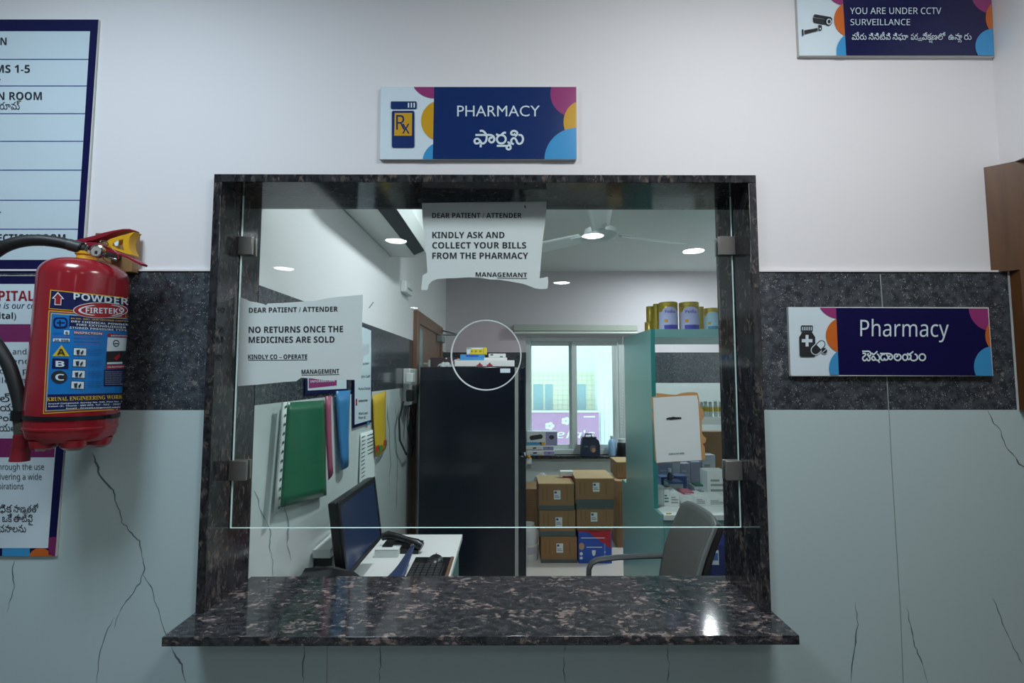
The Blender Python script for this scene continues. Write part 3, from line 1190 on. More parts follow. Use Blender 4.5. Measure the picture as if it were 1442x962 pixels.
pen(lt, M, [
    [(88, 66), (150, 68), (215, 68), (254, 98), (254, 142), (218, 160), (196, 134), (216, 110)],
    [(92, 108), (135, 108), (158, 130), (138, 156), (104, 188), (100, 226), (130, 254), (166, 240), (180, 215), (196, 245), (225, 252), (244, 222), (232, 184), (206, 170)],
    [(276, 100), (308, 130), (342, 112), (388, 68)],
    [(384, 118), (420, 155), (432, 212), (408, 248), (366, 240), (338, 200), (308, 166), (280, 198), (300, 244), (345, 238)],
    [(398, 244), (436, 296)],
    [(442, 112), (520, 114), (616, 114), (674, 140), (690, 190), (660, 230), (622, 216), (620, 176), (652, 162)],
    [(536, 128), (482, 138), (456, 185), (474, 238), (514, 242), (530, 208), (548, 242), (588, 232), (602, 182), (568, 132)],
    [(800, 122), (846, 150), (856, 206), (806, 250), (748, 232), (726, 180), (742, 132), (782, 130), (792, 164), (756, 182)],
    ring_pts(942, 188, 50, 58),
    [(986, 100), (1012, 130), (1050, 112), (1104, 70)],
    [(1010, 138), (1056, 152), (1040, 214), (1000, 236)],
    [(1046, 200), (1072, 244), (1130, 252), (1182, 214), (1174, 148), (1130, 120)],
    ring_pts(1284, 186, 62, 64),
], lambda x, y: (1208 + x / 14.14, 490 + y / 14.14), 2.1, 0, 6)
lt.build('lettering', M_SWHITE, t, smooth=False)

# --- surveillance sign, top right
t = sign_board('wall_sign', 'navy surveillance camera notice at the top right of the wall', (1121.5, -14), (1401, 79.2), -0.0, -0.010)
M = plane_y(-0.010)
sg = MB()
fill(sg, M, [(1121.3, -13), (1395.6, -13), (1400.3, 78.2), (1126, 78.2)], 0, 0.5)
fill(sg, M, [(1186, -13), (1395.6, -13), (1400.3, 78.2), (1191.5, 78.2)], 1, 2)
lr = [(1121, -13), (1186.2, -13), (1191.7, 78.2), (1126, 78.2)]
fill(sg, M, clip(circ(1192, -24, 32), lr), 2, 3)
fill(sg, M, clip(circ(1200, 27, 25.5), lr), 3, 4)
fill(sg, M, clip(circ(1206, 72, 28), lr), 4, 5)
rr = [(1186, -13), (1395.4, -13), (1400.1, 78.2), (1191.5, 78.2)]
fill(sg, M, clip(circ(1396, -12, 29, 31), rr), 2, 3)
fill(sg, M, clip(circ(1405, 25, 17, 23), rr), 3, 4)
fill(sg, M, clip(circ(1400, 65, 26.5, 25), rr), 4, 5)
sg.build('printed_face', SMD, t, smooth=False)
ic = MB()
k = 342 / 1442.0


def z4(x, y):
    return (1100 + x * k, y * k)


fill(ic, M, [z4(*p) for p in ((200, 84), (296, 101), (303, 112), (270, 112), (190, 97))], 0, 6)
fill(ic, M, [z4(*p) for p in ((188, 103), (268, 117), (262, 146), (195, 133), (190, 122))], 0, 6)
fill(ic, M, circ(*z4(281, 128), 5.2, 5.6), 0, 6)
fill(ic, M, circ(*z4(284, 128), 3.6, 4.2), 1, 7)
fill(ic, M, circ(*z4(285, 128), 2.2, 2.8), 0, 8)
fill(ic, M, [z4(*p) for p in ((296, 108), (305, 110), (300, 135), (294, 140))], 0, 6)
fill(ic, M, [z4(*p) for p in ((221, 147), (242, 150), (242, 175), (234, 183), (222, 180))], 0, 6)
fill(ic, M, circ(*z4(232, 170), 1.1), 1, 7)
fill(ic, M, [z4(*p) for p in ((137, 180), (216, 166), (218, 182), (140, 203))], 0, 6)
fill(ic, M, [z4(*p) for p in ((123, 174), (132, 174), (134, 211), (125, 213))], 0, 6)
ic.build('camera_icon', [M_INK, M_SWHITE], t, smooth=False)
lt = MB()
write(lt, M, 'YOU ARE UNDER CCTV', 1197, 1325.5, 19.6, 8.9, 'reg', fat=0.012, L=6)
write(lt, M, 'SURVEILLANCE', 1197.6, 1281.6, 35.4, 8.6, 'reg', fat=0.012, L=6)
kx = 1100
for s_, a, e in (('మీరు', 420, 507), ('సిసిటీవి', 520, 650), ('నిఘా', 662, 754), ('పర', 770, 812), ('వే', 838, 868), ('కణలో', 868, 976), ('ఉనా', 993, 1074), ('రు', 1086, 1130)):
    write(lt, M, s_, kx + a * k, kx + e * k, 55.9, 6.4, 'tel', fat=0.003, L=6)
for s_, a, e, y in (('య', 812, 838, 57.5), ('ష', 878, 900, 59.5), ('న', 1050, 1072, 59.5)):
    write(lt, M, s_, kx + a * k, kx + e * k, y, 3.6, 'tel', fat=0.004, L=7)
lt.build('lettering', M_SWHITE, t, smooth=False)

# --- directory board, upper left
BY = -0.006
p0, p1 = on_y(139.5, 27, BY), on_y(116, 386, BY)
bx1 = (p0.x + on_y(118.6, 345, BY).x) / 2
bx0 = -2.0
t = thing('directory_board', 'blue and white room directory board in the upper left, navy border', 'notice board', (bx1 - 0.3, -0.001, p1.z))
MB().box(bx0, bx1, BY, -0.0005, p1.z, p0.z).build('board', M_SIGNEDGE, t, bevel=0.0008)
M = plane_y(BY)
sg = MB()
X_L = -900
fill(sg, M, [(X_L, 27.5), (138.6, 27.5), (114.2, 385), (X_L, 385)], 0, 1)
fill(sg, M, [(X_L, 44), (126.8, 44), (107, 366), (X_L, 366)], 1, 2)
for yl in (83.6, 121, 160, 199, 239.6, 282, 322.8):
    xr = 126.8 + (107 - 126.8) * (yl - 44) / 322
    fill(sg, M, [(X_L, yl - 0.6), (xr, yl - 0.6), (xr, yl + 0.6), (X_L, yl + 0.6)], 2, 3)
fill(sg, M, clip(circ(73, 376, 12.5, 12), [(40, 366), (106, 366), (106, 384.6), (40, 384.6)]), 3, 3)
fill(sg, M, clip(circ(118, 375, 12, 17), [(107, 358), (116, 345), (113.8, 384.6), (106, 384.6)]), 4, 3)
sg.build('printed_face', [M_NAVYD, M_BOARD, M_BLUELINE, M_SKY, M_MAG], t, smooth=False)
lt = MB()
write(lt, M, 'N', 0.5, 9.2, 63.5, 10.6, L=4)
write(lt, M, 'ROOMS 1-5', -42, 42, 102.4, 11, L=4)
write(lt, M, 'N ROOM', -3.5, 58.8, 140.6, 11, L=4)
write(lt, M, 'రూమ్', -0.5, 29.5, 154.2, 7.6, 'tel', L=4, fat=0.004)
write(lt, M, 'ECTION ROOM', -3, 92, 340.3, 10.5, L=4)
line(lt, M, [(-4, 299), (1.5, 299)], 1.2, 0, 4)
line(lt, M, [(-4, 112), (0.8, 112)], 1.6, 0, 4)
lt.build('lettering', M_INK, t, smooth=False)

# --- hospital vision board, lower left
BY = -0.0105
M = plane_y(BY)
p0, p1 = on_y(117, 388, BY), on_y(77.5, 784, BY)
bx1 = (on_y(89.8, 640, BY).x + on_y(78, 783, BY).x) / 2
t = thing('information_board', 'white hospital information board with magenta bands behind the fire extinguisher', 'notice board', (bx1 - 0.3, -0.0065, p1.z))
MB().box(bx0, bx1, BY, -0.0065, p1.z, p0.z).build('board', M_SIGNEDGE, t, bevel=0.0008)
sg = MB()


def xr_at(y, a=89.4, b_=77.2):
    return a + (b_ - a) * (y - 640) / 143


fill(sg, M, [(X_L, 388.6), (xr_at(388.6), 388.6), (xr_at(783.4), 783.4), (X_L, 783.4)], 0, 1)
fill(sg, M, [(X_L, 400), (xr_at(400) - 14, 400), (xr_at(772) - 10.5, 772), (X_L, 772)], 1, 2)
for ya, yb in ((456.5, 481.5), (617.5, 644)):
    fill(sg, M, [(X_L, ya), (xr_at(ya) - 13.5, ya), (xr_at(yb) - 12.5, yb), (X_L, yb)], 2, 3)
bl = [(-20, 772.3), (xr_at(772.3), 772.3), (xr_at(783.2), 783.2), (-20, 783.2)]
fill(sg, M, [(3, 772.3), (42, 772.3), (42, 783.2), (3, 783.2)], 3, 3)
fill(sg, M, clip(circ(57, 785, 16, 13), bl), 4, 3)
fill(sg, M, [(xr_at(756) - 11, 757), (xr_at(756), 756), (xr_at(783.2), 783.2), (xr_at(783) - 9, 782.8)], 2, 3)
sg.build('printed_face', [M_NAVYD, M_SWHITE, mat('board_magenta', rgb(128, 44, 100), 0.25), M_SKY, M_ORANGE], t, smooth=False)
lt = MB()
write(lt, M, 'HOSPITAL', -41, 48, 423.6, 14, L=4, mi=1)
write(lt, M, 'Caring is our care', -33, 60, 434.6, 8.2, 'ital', L=4, mi=2)
write(lt, M, 'Hospital)', -34, 22.5, 449, 8.6, L=4, mi=0)
for s_, a, e, y in (('We care and', -30, 37, 499), ('and end', -15, 42, 512.5), ('in our p', -20, 40, 526), ('skilled a', -22, 36, 539.5)):
    write(lt, M, s_, a, e, y, 7.6, 'reg', L=4, mi=3)
for s_, a, e, y in (('ల్ ఎం', 0, 44, 566), ('యు బ', 0, 42, 579), ('సాంకేతి', -14, 36, 593), ('నీయతి', -10, 24, 607.5)):
    write(lt, M, s_, a, e, y, 7.4, 'tel', L=4, mi=0, fat=0.004)
for s_, a, e, y in (('through the use', -6, 62, 661.6), ('delivering a wide', -13, 58.5, 675.6), ('aspirations', -12, 33, 689)):
    write(lt, M, s_, a, e, y, 8.2, 'reg', L=4, mi=3)
for s_, a, e, y in (('ధిక', -2, 17, 721.5), ('నాణ', 19, 36, 721.5), ('తతో', 38, 54, 721.5), ('ఒకే', 3, 17, 735), ('తాటిపై', 19, 46, 735), ('చనాలను', -2, 36.5, 749.5)):
    write(lt, M, s_, a, e, y, 7.4, 'tel', L=4, mi=0, fat=0.004)
write(lt, M, 'య', 32, 39, 723.5, 3.6, 'tel', L=5, mi=0, fat=0.004)
lt.build('lettering', [M_INK, M_REDINK, mat('blue_ink', rgb(50, 62, 110), 0.4), M_GREYINK], t, smooth=False)

# ==================================================================================================================
#                                                  NOTICES ON THE GLASS
# ==================================================================================================================
def sheet(outline, Y, amp, step=7.0, seed=0.0):
    """a paper sheet with a torn outline (pixels) and soft wrinkles; returns the mesh and its surface mapping"""
    def M_(px, py, L=0):
        n1 = noise.noise(Vector((px * 0.03 + seed, py * 0.05, 1.7)))
        n2 = noise.noise(Vector((px * 0.10 + seed, py * 0.14, 5.2))) * 0.4
        return on_y(px, py, Y - amp * (1.2 + n1 + n2) - 0.0004 * L)
    xs = [p[0] for p in outline]
    ys = [p[1] for p in outline]
    out = []
    for i in range(len(outline)):          # densify the outline
        p, q = outline[i], outline[(i + 1) % len(outline)]
        n = max(1, int(math.hypot(q[0] - p[0], q[1] - p[1]) / step))
        for k_ in range(n):
            out.append((p[0] + (q[0] - p[0]) * k_ / n, p[1] + (q[1] - p[1]) * k_ / n))
    pts = [Vector(p) for p in out]
    edges = [(i, (i + 1) % len(out)) for i in range(len(out))]
    y = min(ys) + step / 2
    while y < max(ys):
        x = min(xs) + step / 2
        while x < max(xs):
            if inside((x, y), out) and min((x - p[0]) ** 2 + (y - p[1]) ** 2 for p in out) > (step * 0.4) ** 2:
                pts.append(Vector((x, y)))
            x += step
        y += step
    vs, _, fs, _, _, _ = geo.delaunay_2d_cdt(pts, edges, [], 1, 1e-5)
    mb = MB()
    fs2 = []
    for f in fs:
        ar = area2([(vs[i].x, -vs[i].y) for i in f])
        fs2.append(tuple(f) if ar > 0 else tuple(reversed(f)))
    mb.add([M_(v.x, v.y) for v in vs], fs2)
    return mb, M_


# left notice
t = thing('paper_notice', 'white paper notice about no returns taped at the left of the glass', 'notice', on_y(425, 540, GY - 0.003))
P1 = [(338, 418.5), (345, 421), (352, 424.5), (362, 426), (372, 428.5), (374, 430), (377, 427.5), (400, 426.5), (430, 424.5), (445, 423.5), (461, 420), (478, 418), (495, 416.5), (511, 415),
      (511, 430), (510, 448), (509.5, 467), (510.5, 485), (512, 504), (510, 520), (508, 535.5), (495, 535), (482, 534.6), (468, 536), (456, 535.5), (440, 533), (424, 532), (417, 537),
      (400, 538), (380, 540), (360, 542), (345, 543), (334.6, 544), (335, 520), (335.5, 490), (336.5, 460)]
mb, M = sheet(P1, GY - 0.002, 0.00055, 7)
mb.build('sheet', M_PAPER, t)
lt = MB()
for s_, a, e, y, h, y2 in (('DEAR PATIENT / ATTENDER', 350.6, 475.6, 440.4, 6.9, 438.6), ('NO RETURNS ONCE THE', 350.2, 483, 468.8, 8.6, 467.6), ('MEDICINES ARE SOLD', 350.2, 471, 482.9, 8.6, 482.4),
                           ('KINDLY CO – OPERATE', 349.4, 432.6, 505.8, 6.2, 505.4), ('MANAGEMENT', 424.6, 477.6, 526.9, 6.2, 525.8)):
    write(lt, M, s_, a, e, y, h, L=2, y1=y2)
line(lt, M, [(349.4, 507.3), (390, 507.1), (432.6, 506.9)], 0.7, 0, 2)
line(lt, M, [(424.6, 528.4), (450, 528), (477.6, 527.4)], 0.7, 0, 2)
lt.build('lettering', M_INK, t, smooth=False)

# top notice, torn along its lower edge
t = thing('paper_notice', 'torn white paper notice about collecting bills hanging at the top of the glass', 'notice', on_y(680, 400, GY - 0.003))
P2 = [(594, 286), (620, 285.6), (650, 285), (700, 284.6), (740, 284.2), (769.8, 283.9), (769, 300), (767, 318), (764.7, 335), (763, 352), (761.5, 372), (760, 392), (766, 391), (771.5, 389.5),
      (772, 398), (771, 406.4), (762, 407.2), (752.7, 406), (746, 403), (737, 399.8), (722, 397), (704.6, 394), (690, 393.5), (676, 391), (660, 390.5), (645, 391.5), (630, 392), (615.5, 393),
      (608, 396), (603.5, 401), (601.7, 408.5), (593, 408.3), (594, 398), (595, 388), (601.7, 384), (601, 370), (599.5, 350), (597.5, 330), (595, 308)]
mb, M = sheet(P2, GY - 0.002, 0.00035, 7, 9.0)
mb.build('sheet', M_PAPER, t)
lt = MB()
for s_, a, e, y, h in (('DEAR PATIENT / ATTENDER', 608.6, 734.6, 307, 7), ('KINDLY ASK AND', 608.8, 710.4, 335.3, 8.7), ('COLLECT YOUR BILLS', 608.8, 741, 349.8, 8.7), ('FROM THE PHARMACY', 608.8, 743.8, 364.4, 8.7)):
    write(lt, M, s_, a, e, y, h, L=2)
write(lt, M, 'MANAGEMANT', 669.8, 742.2, 389.6, 6.2, L=2, y1=390.4)
line(lt, M, [(700, 391.6), (742.4, 392.2)], 0.7, 0, 2)
line(lt, M, [(738.6, 289.5), (740.2, 293)], 1.6, 0, 2)
lt.build('lettering', M_INK, t, smooth=False)

# sheet on torn cardboard at the right (its square code is left out)
t = thing('payment_card', 'white sheet on torn brown cardboard stuck to the glass before the teal shelf', 'notice', on_y(955, 652, GY - 0.004))
kq = 180 / 866.0


def zq(x, y):
    return (880 + x * kq, 540 + y * kq)


PB = [zq(*p) for p in ((178, 92), (215, 88), (212, 66), (250, 68), (300, 75), (345, 78), (380, 66), (420, 60), (470, 60), (492, 64), (502, 100), (508, 160), (530, 180), (535, 230), (520, 250), (522, 340), (535, 360), (552, 372), (545, 400), (525, 410), (540, 430), (545, 508), (520, 522), (420, 530), (300, 537), (215, 545), (205, 520), (200, 420), (192, 280), (182, 200), (190, 190), (180, 150))]
mb, M = sheet(PB, GY - 0.001, 0.0006, 6, 3.0)
mb.build('cardboard', mat('torn_cardboard', rgb(196, 152, 98), 0.8, var=0.08), t, solid=0.0012, smooth=False)
PQ = [zq(*p) for p in ((190, 98), (300, 90), (400, 84), (487, 80), (496, 120), (503, 220), (512, 400), (520, 520), (420, 526), (300, 532), (215, 538), (205, 400), (196, 240))]
mb, M = sheet(PQ, GY - 0.0032, 0.0004, 6, 3.0)
mb.build('sheet', M_PAPER, t)
lt = MB()
line(lt, M, [zq(*p) for p in ((282, 242), (300, 236), (340, 234), (382, 235))], 2.4, 0, 3)
line(lt, M, [zq(*p) for p in ((285, 240), (330, 228), (360, 238), (300, 243))], 1.2, 0, 4)
lt.build('pen_mark', M_INK, t, smooth=False)
lt = MB()
write(lt, M, 'SCAN & PAY HERE', zq(297, 0)[0], zq(402, 0)[0], zq(0, 484)[1], 2.4, L=3, y1=zq(0, 479)[1])
lt.build('lettering', mat('green_ink', rgb(60, 110, 100), 0.5), t, smooth=False)

# ==================================================================================================================
#                                                  FIRE EXTINGUISHER
# ==================================================================================================================
M_RED = mat('extinguisher_red', rgb(150, 30, 42), 0.2, var=0.05, coat=0.4)
M_LEVER = mat('lever_red', rgb(140, 26, 46), 0.35)
M_YEL = mat('safety_yellow', rgb(222, 168, 26), 0.4)
M_HOSE = mat('rubber_hose', rgb(28, 30, 32), 0.5)
M_LBLUE = mat('label_blue', rgb(24, 120, 196), 0.35, var=0.03)
M_LDARK = mat('label_dark_blue', rgb(24, 30, 84), 0.35, var=0.03)
M_LYEL = mat('label_yellow', rgb(222, 190, 40), 0.35)
M_LRED = mat('label_red', rgb(160, 34, 44), 0.35)
EY = -0.105
er = 0.0765
e_top = on_y(119.5, 392, EY)
e_bot = on_y(99.5, 612, EY)
e_loc = Vector((e_bot.x, EY, on_y(98, 632, EY).z))
lean = math.atan2(e_top.x - e_bot.x, e_top.z - e_bot.z)
ext = thing('fire_extinguisher', 'red powder fire extinguisher with black hose hanging on the wall at the left', 'fire extinguisher', e_loc)
ER = Matrix.Rotation(lean, 3, 'Y')
EI = ER.inverted()


def eloc(p):
    """a point of the place in the extinguisher's own upright frame"""
    return EI @ (Vector(p) - e_loc)


def epx(px, py, dy=0.0):
    """pixel to the upright plane through the extinguisher's axis, moved dy from it, local frame"""
    return eloc(on_y(px, py, EY + dy))


def ebuild(mb, name, mats, parent=ext, **kw):
    o = MB.build(mb, name, mats, parent, local=True, **kw)
    return o


H1 = (EI @ (on_y(119.5, 391, EY) - e_loc)).z       # shoulder start
H2 = (EI @ (on_y(121, 367.5, EY) - e_loc)).z         # collar foot
b = MB()
prof = [(0.0, 0.018), (er * 0.62, 0.018), (er * 0.86, 0.020), (er * 0.97, 0.030), (er, 0.05), (er, 0.09), (er, H1 - 0.004)]
hh = H2 - H1
for i in range(1, 11):
    a = PI / 2 * i / 10
    prof.append((0.018 + (er - 0.018) * math.cos(a) ** 0.72 if i < 10 else 0.018, H1 - 0.004 + (hh + 0.004) * math.sin(a)))
b.lathe(prof, n=64)
# stubby feet pressed in the bottom
for k_ in range(6):
    a = 2 * PI * k_ / 6 + 0.3
    b.lathe([(0.024, 0.024), (0.021, 0.010), (0.012, 0.003), (0.0, 0.002)], (er * 0.64 * math.cos(a), er * 0.64 * math.sin(a), 0), 16)
ebuild(b, 'cylinder', M_RED)
# base weld ring
b = MB()
b.lathe([(er + 0.0004, 0.044), (er + 0.0013, 0.047), (er + 0.0004, 0.050)], n=64)
ebuild(b, 'weld_ring', M_RED)
# printed label wrapped round the cylinder
cam_l = eloc(CAM)


def ML(px, py, L=1):
    d = EI @ ray(px, py)
    o = cam_l
    r = er + 0.00035 + 0.0003 * L
    A = d.x * d.x + d.y * d.y
    B = 2 * (o.x * d.x + o.y * d.y)
    C_ = o.x * o.x + o.y * o.y - r * r
    D = B * B - 4 * A * C_
    t_ = (-B - math.sqrt(max(0.0, D))) / (2 * A)
    p = o + d * t_
    rr_ = math.hypot(p.x, p.y)
    return Vector((p.x * r / rr_, p.y * r / rr_, p.z))


kl = 140 / 673.0


def zl(x, y):
    return (60 + x * kl, 400 + y * kl)


def lpoly(mb, pts, mi, L):
    """polygon in label-zoom pixels cut into narrow strips so that it follows the curve"""
    P = [zl(*p) for p in pts]
    xa, xb = min(p[0] for p in P), max(p[0] for p in P)
    n = max(1, int((xb - xa) / 6))
    for i in range(n):
        a = xa + (xb - xa) * i / n
        c = xa + (xb - xa) * (i + 1) / n
        q = clip(P, [(a, 0), (c, 0), (c, 2000), (a, 2000)])
        fill(mb, ML, q, mi, L)


def lquad(mb, a, b_, c, d, mi, L):
    """four corners (tl, tr, br, bl) with edges bowed like rings seen from above"""
    n = 16
    top = [(a[0] + (b_[0] - a[0]) * i / n, a[1] + (b_[1] - a[1]) * i / n) for i in range(n + 1)]
    bot = [(d[0] + (c[0] - d[0]) * i / n, d[1] + (c[1] - d[1]) * i / n) for i in range(n + 1)]
    for i in range(n):
        fill(mb, ML, [zl(*top[i]), zl(*top[i + 1]), zl(*bot[i + 1]), zl(*bot[i])], mi, L)


lb = MB()
lquad(lb, (52, 38), (612, 96), (600, 214), (42, 168), 3, 0)                        # top block
lquad(lb, (58, 44), (612, 102), (598, 208), (47, 163), 1, 1)
lquad(lb, (40, 178), (600, 220), (540, 850), (3, 880), 3, 0)                       # main block: yellow, red, blue, dark borders
lquad(lb, (46, 184), (600, 226), (540, 844), (9, 873), 4, 1)
lquad(lb, (52, 190), (600, 231), (540, 838), (15, 866), 2, 2)
lquad(lb, (57, 196), (600, 237), (540, 834), (20, 862), 3, 3)
lquad(lb, (62, 201), (600, 241), (540, 828), (25, 857), 0, 4)
lquad(lb, (182, 214), (598, 240), (582, 322), (178, 298), 1, 5)
lquad(lb, (33, 748), (548, 738), (540, 832), (27, 852), 1, 5)
lquad(lb, (440, 335), (584, 345), (574, 362), (438, 356), 4, 6)
lquad(lb, (440, 362), (576, 366), (566, 452), (434, 456), 6, 6)
lquad(lb, (434, 456), (566, 452), (560, 540), (430, 545), 5, 6)
lquad(lb, (446, 372), (542, 376), (538, 440), (440, 444), 6, 7)
lquad(lb, (428, 550), (558, 546), (554, 572), (426, 576), 4, 6)
lquad(lb, (418, 580), (556, 576), (548, 690), (413, 694), 1, 6)
for x, y in ((208, 430), (204, 506), (198, 582), (192, 656)):
    lpoly(lb, [(x, y), (x + 92, y + 3), (x + 90, y + 58), (x - 2, y + 55)], 5, 5)
    lpoly(lb, [(x + 4, y + 4), (x + 88, y + 7), (x + 86, y + 54), (x + 2, y + 51)], 6, 6)
lpoly(lb, [(128, 412), (182, 490), (66, 488)], 3, 6)
lpoly(lb, [(66, 502), (176, 506), (172, 576), (62, 572)], 1, 6)
lpoly(lb, circ(112, 630, 55, 44), 5, 6)
lpoly(lb, [(146, 312), (182, 315), (180, 344), (144, 341)], 6, 6)
lpoly(lb, [(72, 368), (184, 371), (183, 392), (70, 390)], 6, 6)
lpoly(lb, [(210, 318), (408, 328), (406, 346), (208, 338)], 4, 6)
lpoly(lb, rrect(72, 226, 168, 300, 24), 1, 6)
lpoly(lb, rrect(84, 238, 158, 288, 20), 0, 7)
lpoly(lb, [(96, 258), (150, 258), (150, 268), (96, 268)], 1, 8)
lpoly(lb, [(112, 244), (122, 244), (122, 284), (112, 284)], 1, 8)
# oval badge
lpoly(lb, circ(392, 178, 186, 54), 6, 6)
lpoly(lb, circ(392, 178, 180, 50), 4, 7)
lpoly(lb, [(p[0], p[1]) for p in (list(circ(392, 178, 150, 38, 20, math.radians(110), math.radians(250))) + list(reversed(circ(410, 178, 150, 34, 20, math.radians(110), math.radians(250)))))], 6, 8)
lpoly(lb, [(p[0], p[1]) for p in (list(circ(392, 178, 162, 44, 20, math.radians(-60), math.radians(60))) + list(reversed(circ(386, 178, 156, 40, 20, math.radians(-60), math.radians(60)))))], 6, 8)
# arrow
lpoly(lb, [(104, 54), (146, 102), (128, 102), (126, 144), (80, 142), (82, 100), (62, 98)], 6, 6)
lpoly(lb, [(104, 64), (134, 97), (122, 97), (120, 138), (86, 136), (88, 95), (75, 94)], 4, 7)
# pictures in the class boxes
for x, y in ((208, 430), (204, 506), (198, 582), (192, 656)):
    lpoly(lb, [(x + 20, y + 18), (x + 44, y + 14), (x + 40, y + 48), (x + 24, y + 48)], 5, 8)
    lpoly(lb, [(x + 50, y + 34), (x + 66, y + 16), (x + 70, y + 26), (x + 60, y + 48), (x + 50, y + 48)], 5, 8)
lpoly(lb, circ(498, 402, 22, 24), 5, 8)
lpoly(lb, circ(498, 402, 16, 17), 6, 9)
lpoly(lb, [(485, 400), (512, 400), (512, 408), (485, 408)], 5, 10)
lpoly(lb, [(480, 500), (520, 470), (526, 490), (500, 520)], 4, 8)
lpoly(lb, [(436, 530), (540, 527), (540, 540), (436, 543)], 6, 8)
ebuild(lb, 'label', [M_LBLUE, M_LDARK, M_LBLUE, M_LYEL, M_LRED, M_INK, M_SWHITE], smooth=False)
lt = MB()


def lw(s_, x0, x1, y0, y1, h, k='bold', mi=0, fat=0.0, L=9):
    a, c = zl(x0, y0), zl(x1, y1)
    write(lt, ML, s_, a[0], c[0], a[1], h * kl, k, y1=c[1], mi=mi, fat=fat, L=L, res=2)


lw('POWDER', 210, 582, 104, 142, 44, fat=0.02)
lw('FIRETEKS', 292, 542, 196, 204, 38, L=10)
lw('AN ISO : 9001 : 2015 CERTIFIED COMPANY', 190, 592, 237, 258, 9, mi=1)
lw('DRY CHEMICAL POWDER', 194, 580, 259, 283, 13)
lw('FIRE EXTINGUISHER', 230, 566, 281, 302, 13)
lw('STORED PRESSURE TYPE', 182, 570, 301, 321, 13)
lw('INSPECTION', 214, 402, 336, 344, 14, mi=0)
lw('CAPACITY', 72, 138, 338, 340, 9, 'reg', mi=2)
lw('6', 155, 172, 338, 340, 18, mi=3)
lw('Kg Dry Powder', 66, 186, 358, 360, 8, 'reg', mi=4)
lw('2A-89B', 78, 176, 388, 390, 15, mi=3)
lw('A', 98, 152, 480, 482, 42, mi=3)
lw('B', 88, 148, 560, 562, 40, mi=0)
lw('C', 86, 146, 652, 654, 44, mi=0)
for i, y in enumerate((358, 370, 382, 394, 406)):
    lw('Check gauge pressure every month', 212, 398 - 12 * (i % 2), y, y + 6, 6, 'reg', mi=4 if i % 2 == 0 else 2)
for y0 in (446, 522, 598, 664):
    for i in range(4):
        lw('wood, paper and cloth fire', 306, 404 - 8 * (i % 2), y0 + i * 12, y0 + i * 12 + 1, 6, 'reg', mi=2)
for i in range(7):
    lw('hold nozzle and press lever down', 424, 544 - 6 * (i % 3), 598 + i * 14, 596 + i * 14, 6, 'reg', mi=0)
lw('INSTRUCTIONS', 462, 576, 356, 358, 11, mi=0)
lw('FOR MAINTENANCE', 440, 552, 568, 564, 10, mi=0)
lw('KRUNAL ENGINEERING WORKS', 30, 560, 794, 776, 26, 'serifb', mi=1, fat=0.012)
lw('Krunal Compound, Survey No. 245, Plot No. 4', 40, 540, 816, 800, 10, mi=0)
lw('Kalan (E), Thane - 400 605, Tel : 022 - 2587', 40, 530, 834, 818, 10, mi=0)
lw('Email : fireteks@gmail.com', 160, 524, 848, 838, 10, mi=0)
ebuild(lt, 'lettering', [M_SWHITE, M_LYEL, M_LDARK, M_INK, M_LRED], smooth=False)
# collar and valve
vz = H2
b = MB()
b.lathe([(0.021, vz - 0.010), (0.0205, vz - 0.002), (0.018, vz + 0.004), (0.018, vz + 0.010), (0.0205, vz + 0.012), (0.0205, vz + 0.018), (0.0, vz + 0.019)], n=32)
ebuild(b, 'collar', M_YEL)
b = MB()
b.lathe([(0.0, vz + 0.018), (0.013, vz + 0.018), (0.013, vz + 0.026), (0.011, vz + 0.030), (0.011, vz + 0.038), (0.0, vz + 0.040)], n=20)
pv = epx(128, 352, -0.01)
b.tube([(pv.x, pv.y, pv.z), (pv.x - 0.025, pv.y, pv.z + 0.001)], 0.009, 14)
ebuild(b, 'valve_body', M_CHROME)
# pressure gauge facing the viewer
gc = epx(137.5, 354, -0.032)
Rg = Matrix.Rotation(PI / 2, 3, 'X') @ Matrix.Identity(3)
b = MB()
b.lathe([(0.0, 0.0), (0.013, 0.0), (0.0138, 0.004), (0.0138, 0.010), (0.0118, 0.0112), (0.011, 0.0095), (0.0, 0.0095)], gc + Vector((0, 0.006, 0)), 28, R=Rg)
g_ = ebuild(b, 'pressure_gauge', M_CHROME)
b = MB()
b.lathe([(0.0, 0.0098), (0.0105, 0.0098)], gc + Vector((0, 0.006, 0)), 24, R=Rg)
ebuild(b, 'gauge_face', mat('gauge_face_grey', rgb(170, 164, 158), 0.3), g_)
b = MB()
b.boxr(gc + Vector((0.0005, -0.0045, -0.003)), (0.005, 0.0008, 0.006), Matrix.Identity(3))
ebuild(b, 'gauge_mark', M_INK, g_)


def bar(pts, w, th, mb=None):
    """a flat lever: centre line in local points, width across y, thickness"""
    mb = mb or MB()
    n = len(pts)
    vs, fs = [], []
    for i, p in enumerate(pts):
        d = (pts[min(n - 1, i + 1)] - pts[max(0, i - 1)]).normalized()
        up = Vector((-d.z, 0, d.x))
        ww = w[i] if isinstance(w, list) else w
        tt = th[i] if isinstance(th, list) else th
        for sy, sz in ((-1, -1), (1, -1), (1, 1), (-1, 1)):
            vs.append(p + Vector((0, sy * ww / 2, 0)) + up * sz * tt / 2)
    for i in range(n - 1):
        for k_ in range(4):
            k2 = (k_ + 1) % 4
            fs.append((i * 4 + k_, i * 4 + k2, (i + 1) * 4 + k2, (i + 1) * 4 + k_))
    fs.append((3, 2, 1, 0))
    fs.append(tuple((n - 1) * 4 + k_ for k_ in range(4)))
    mb.add(vs, fs)
    return mb


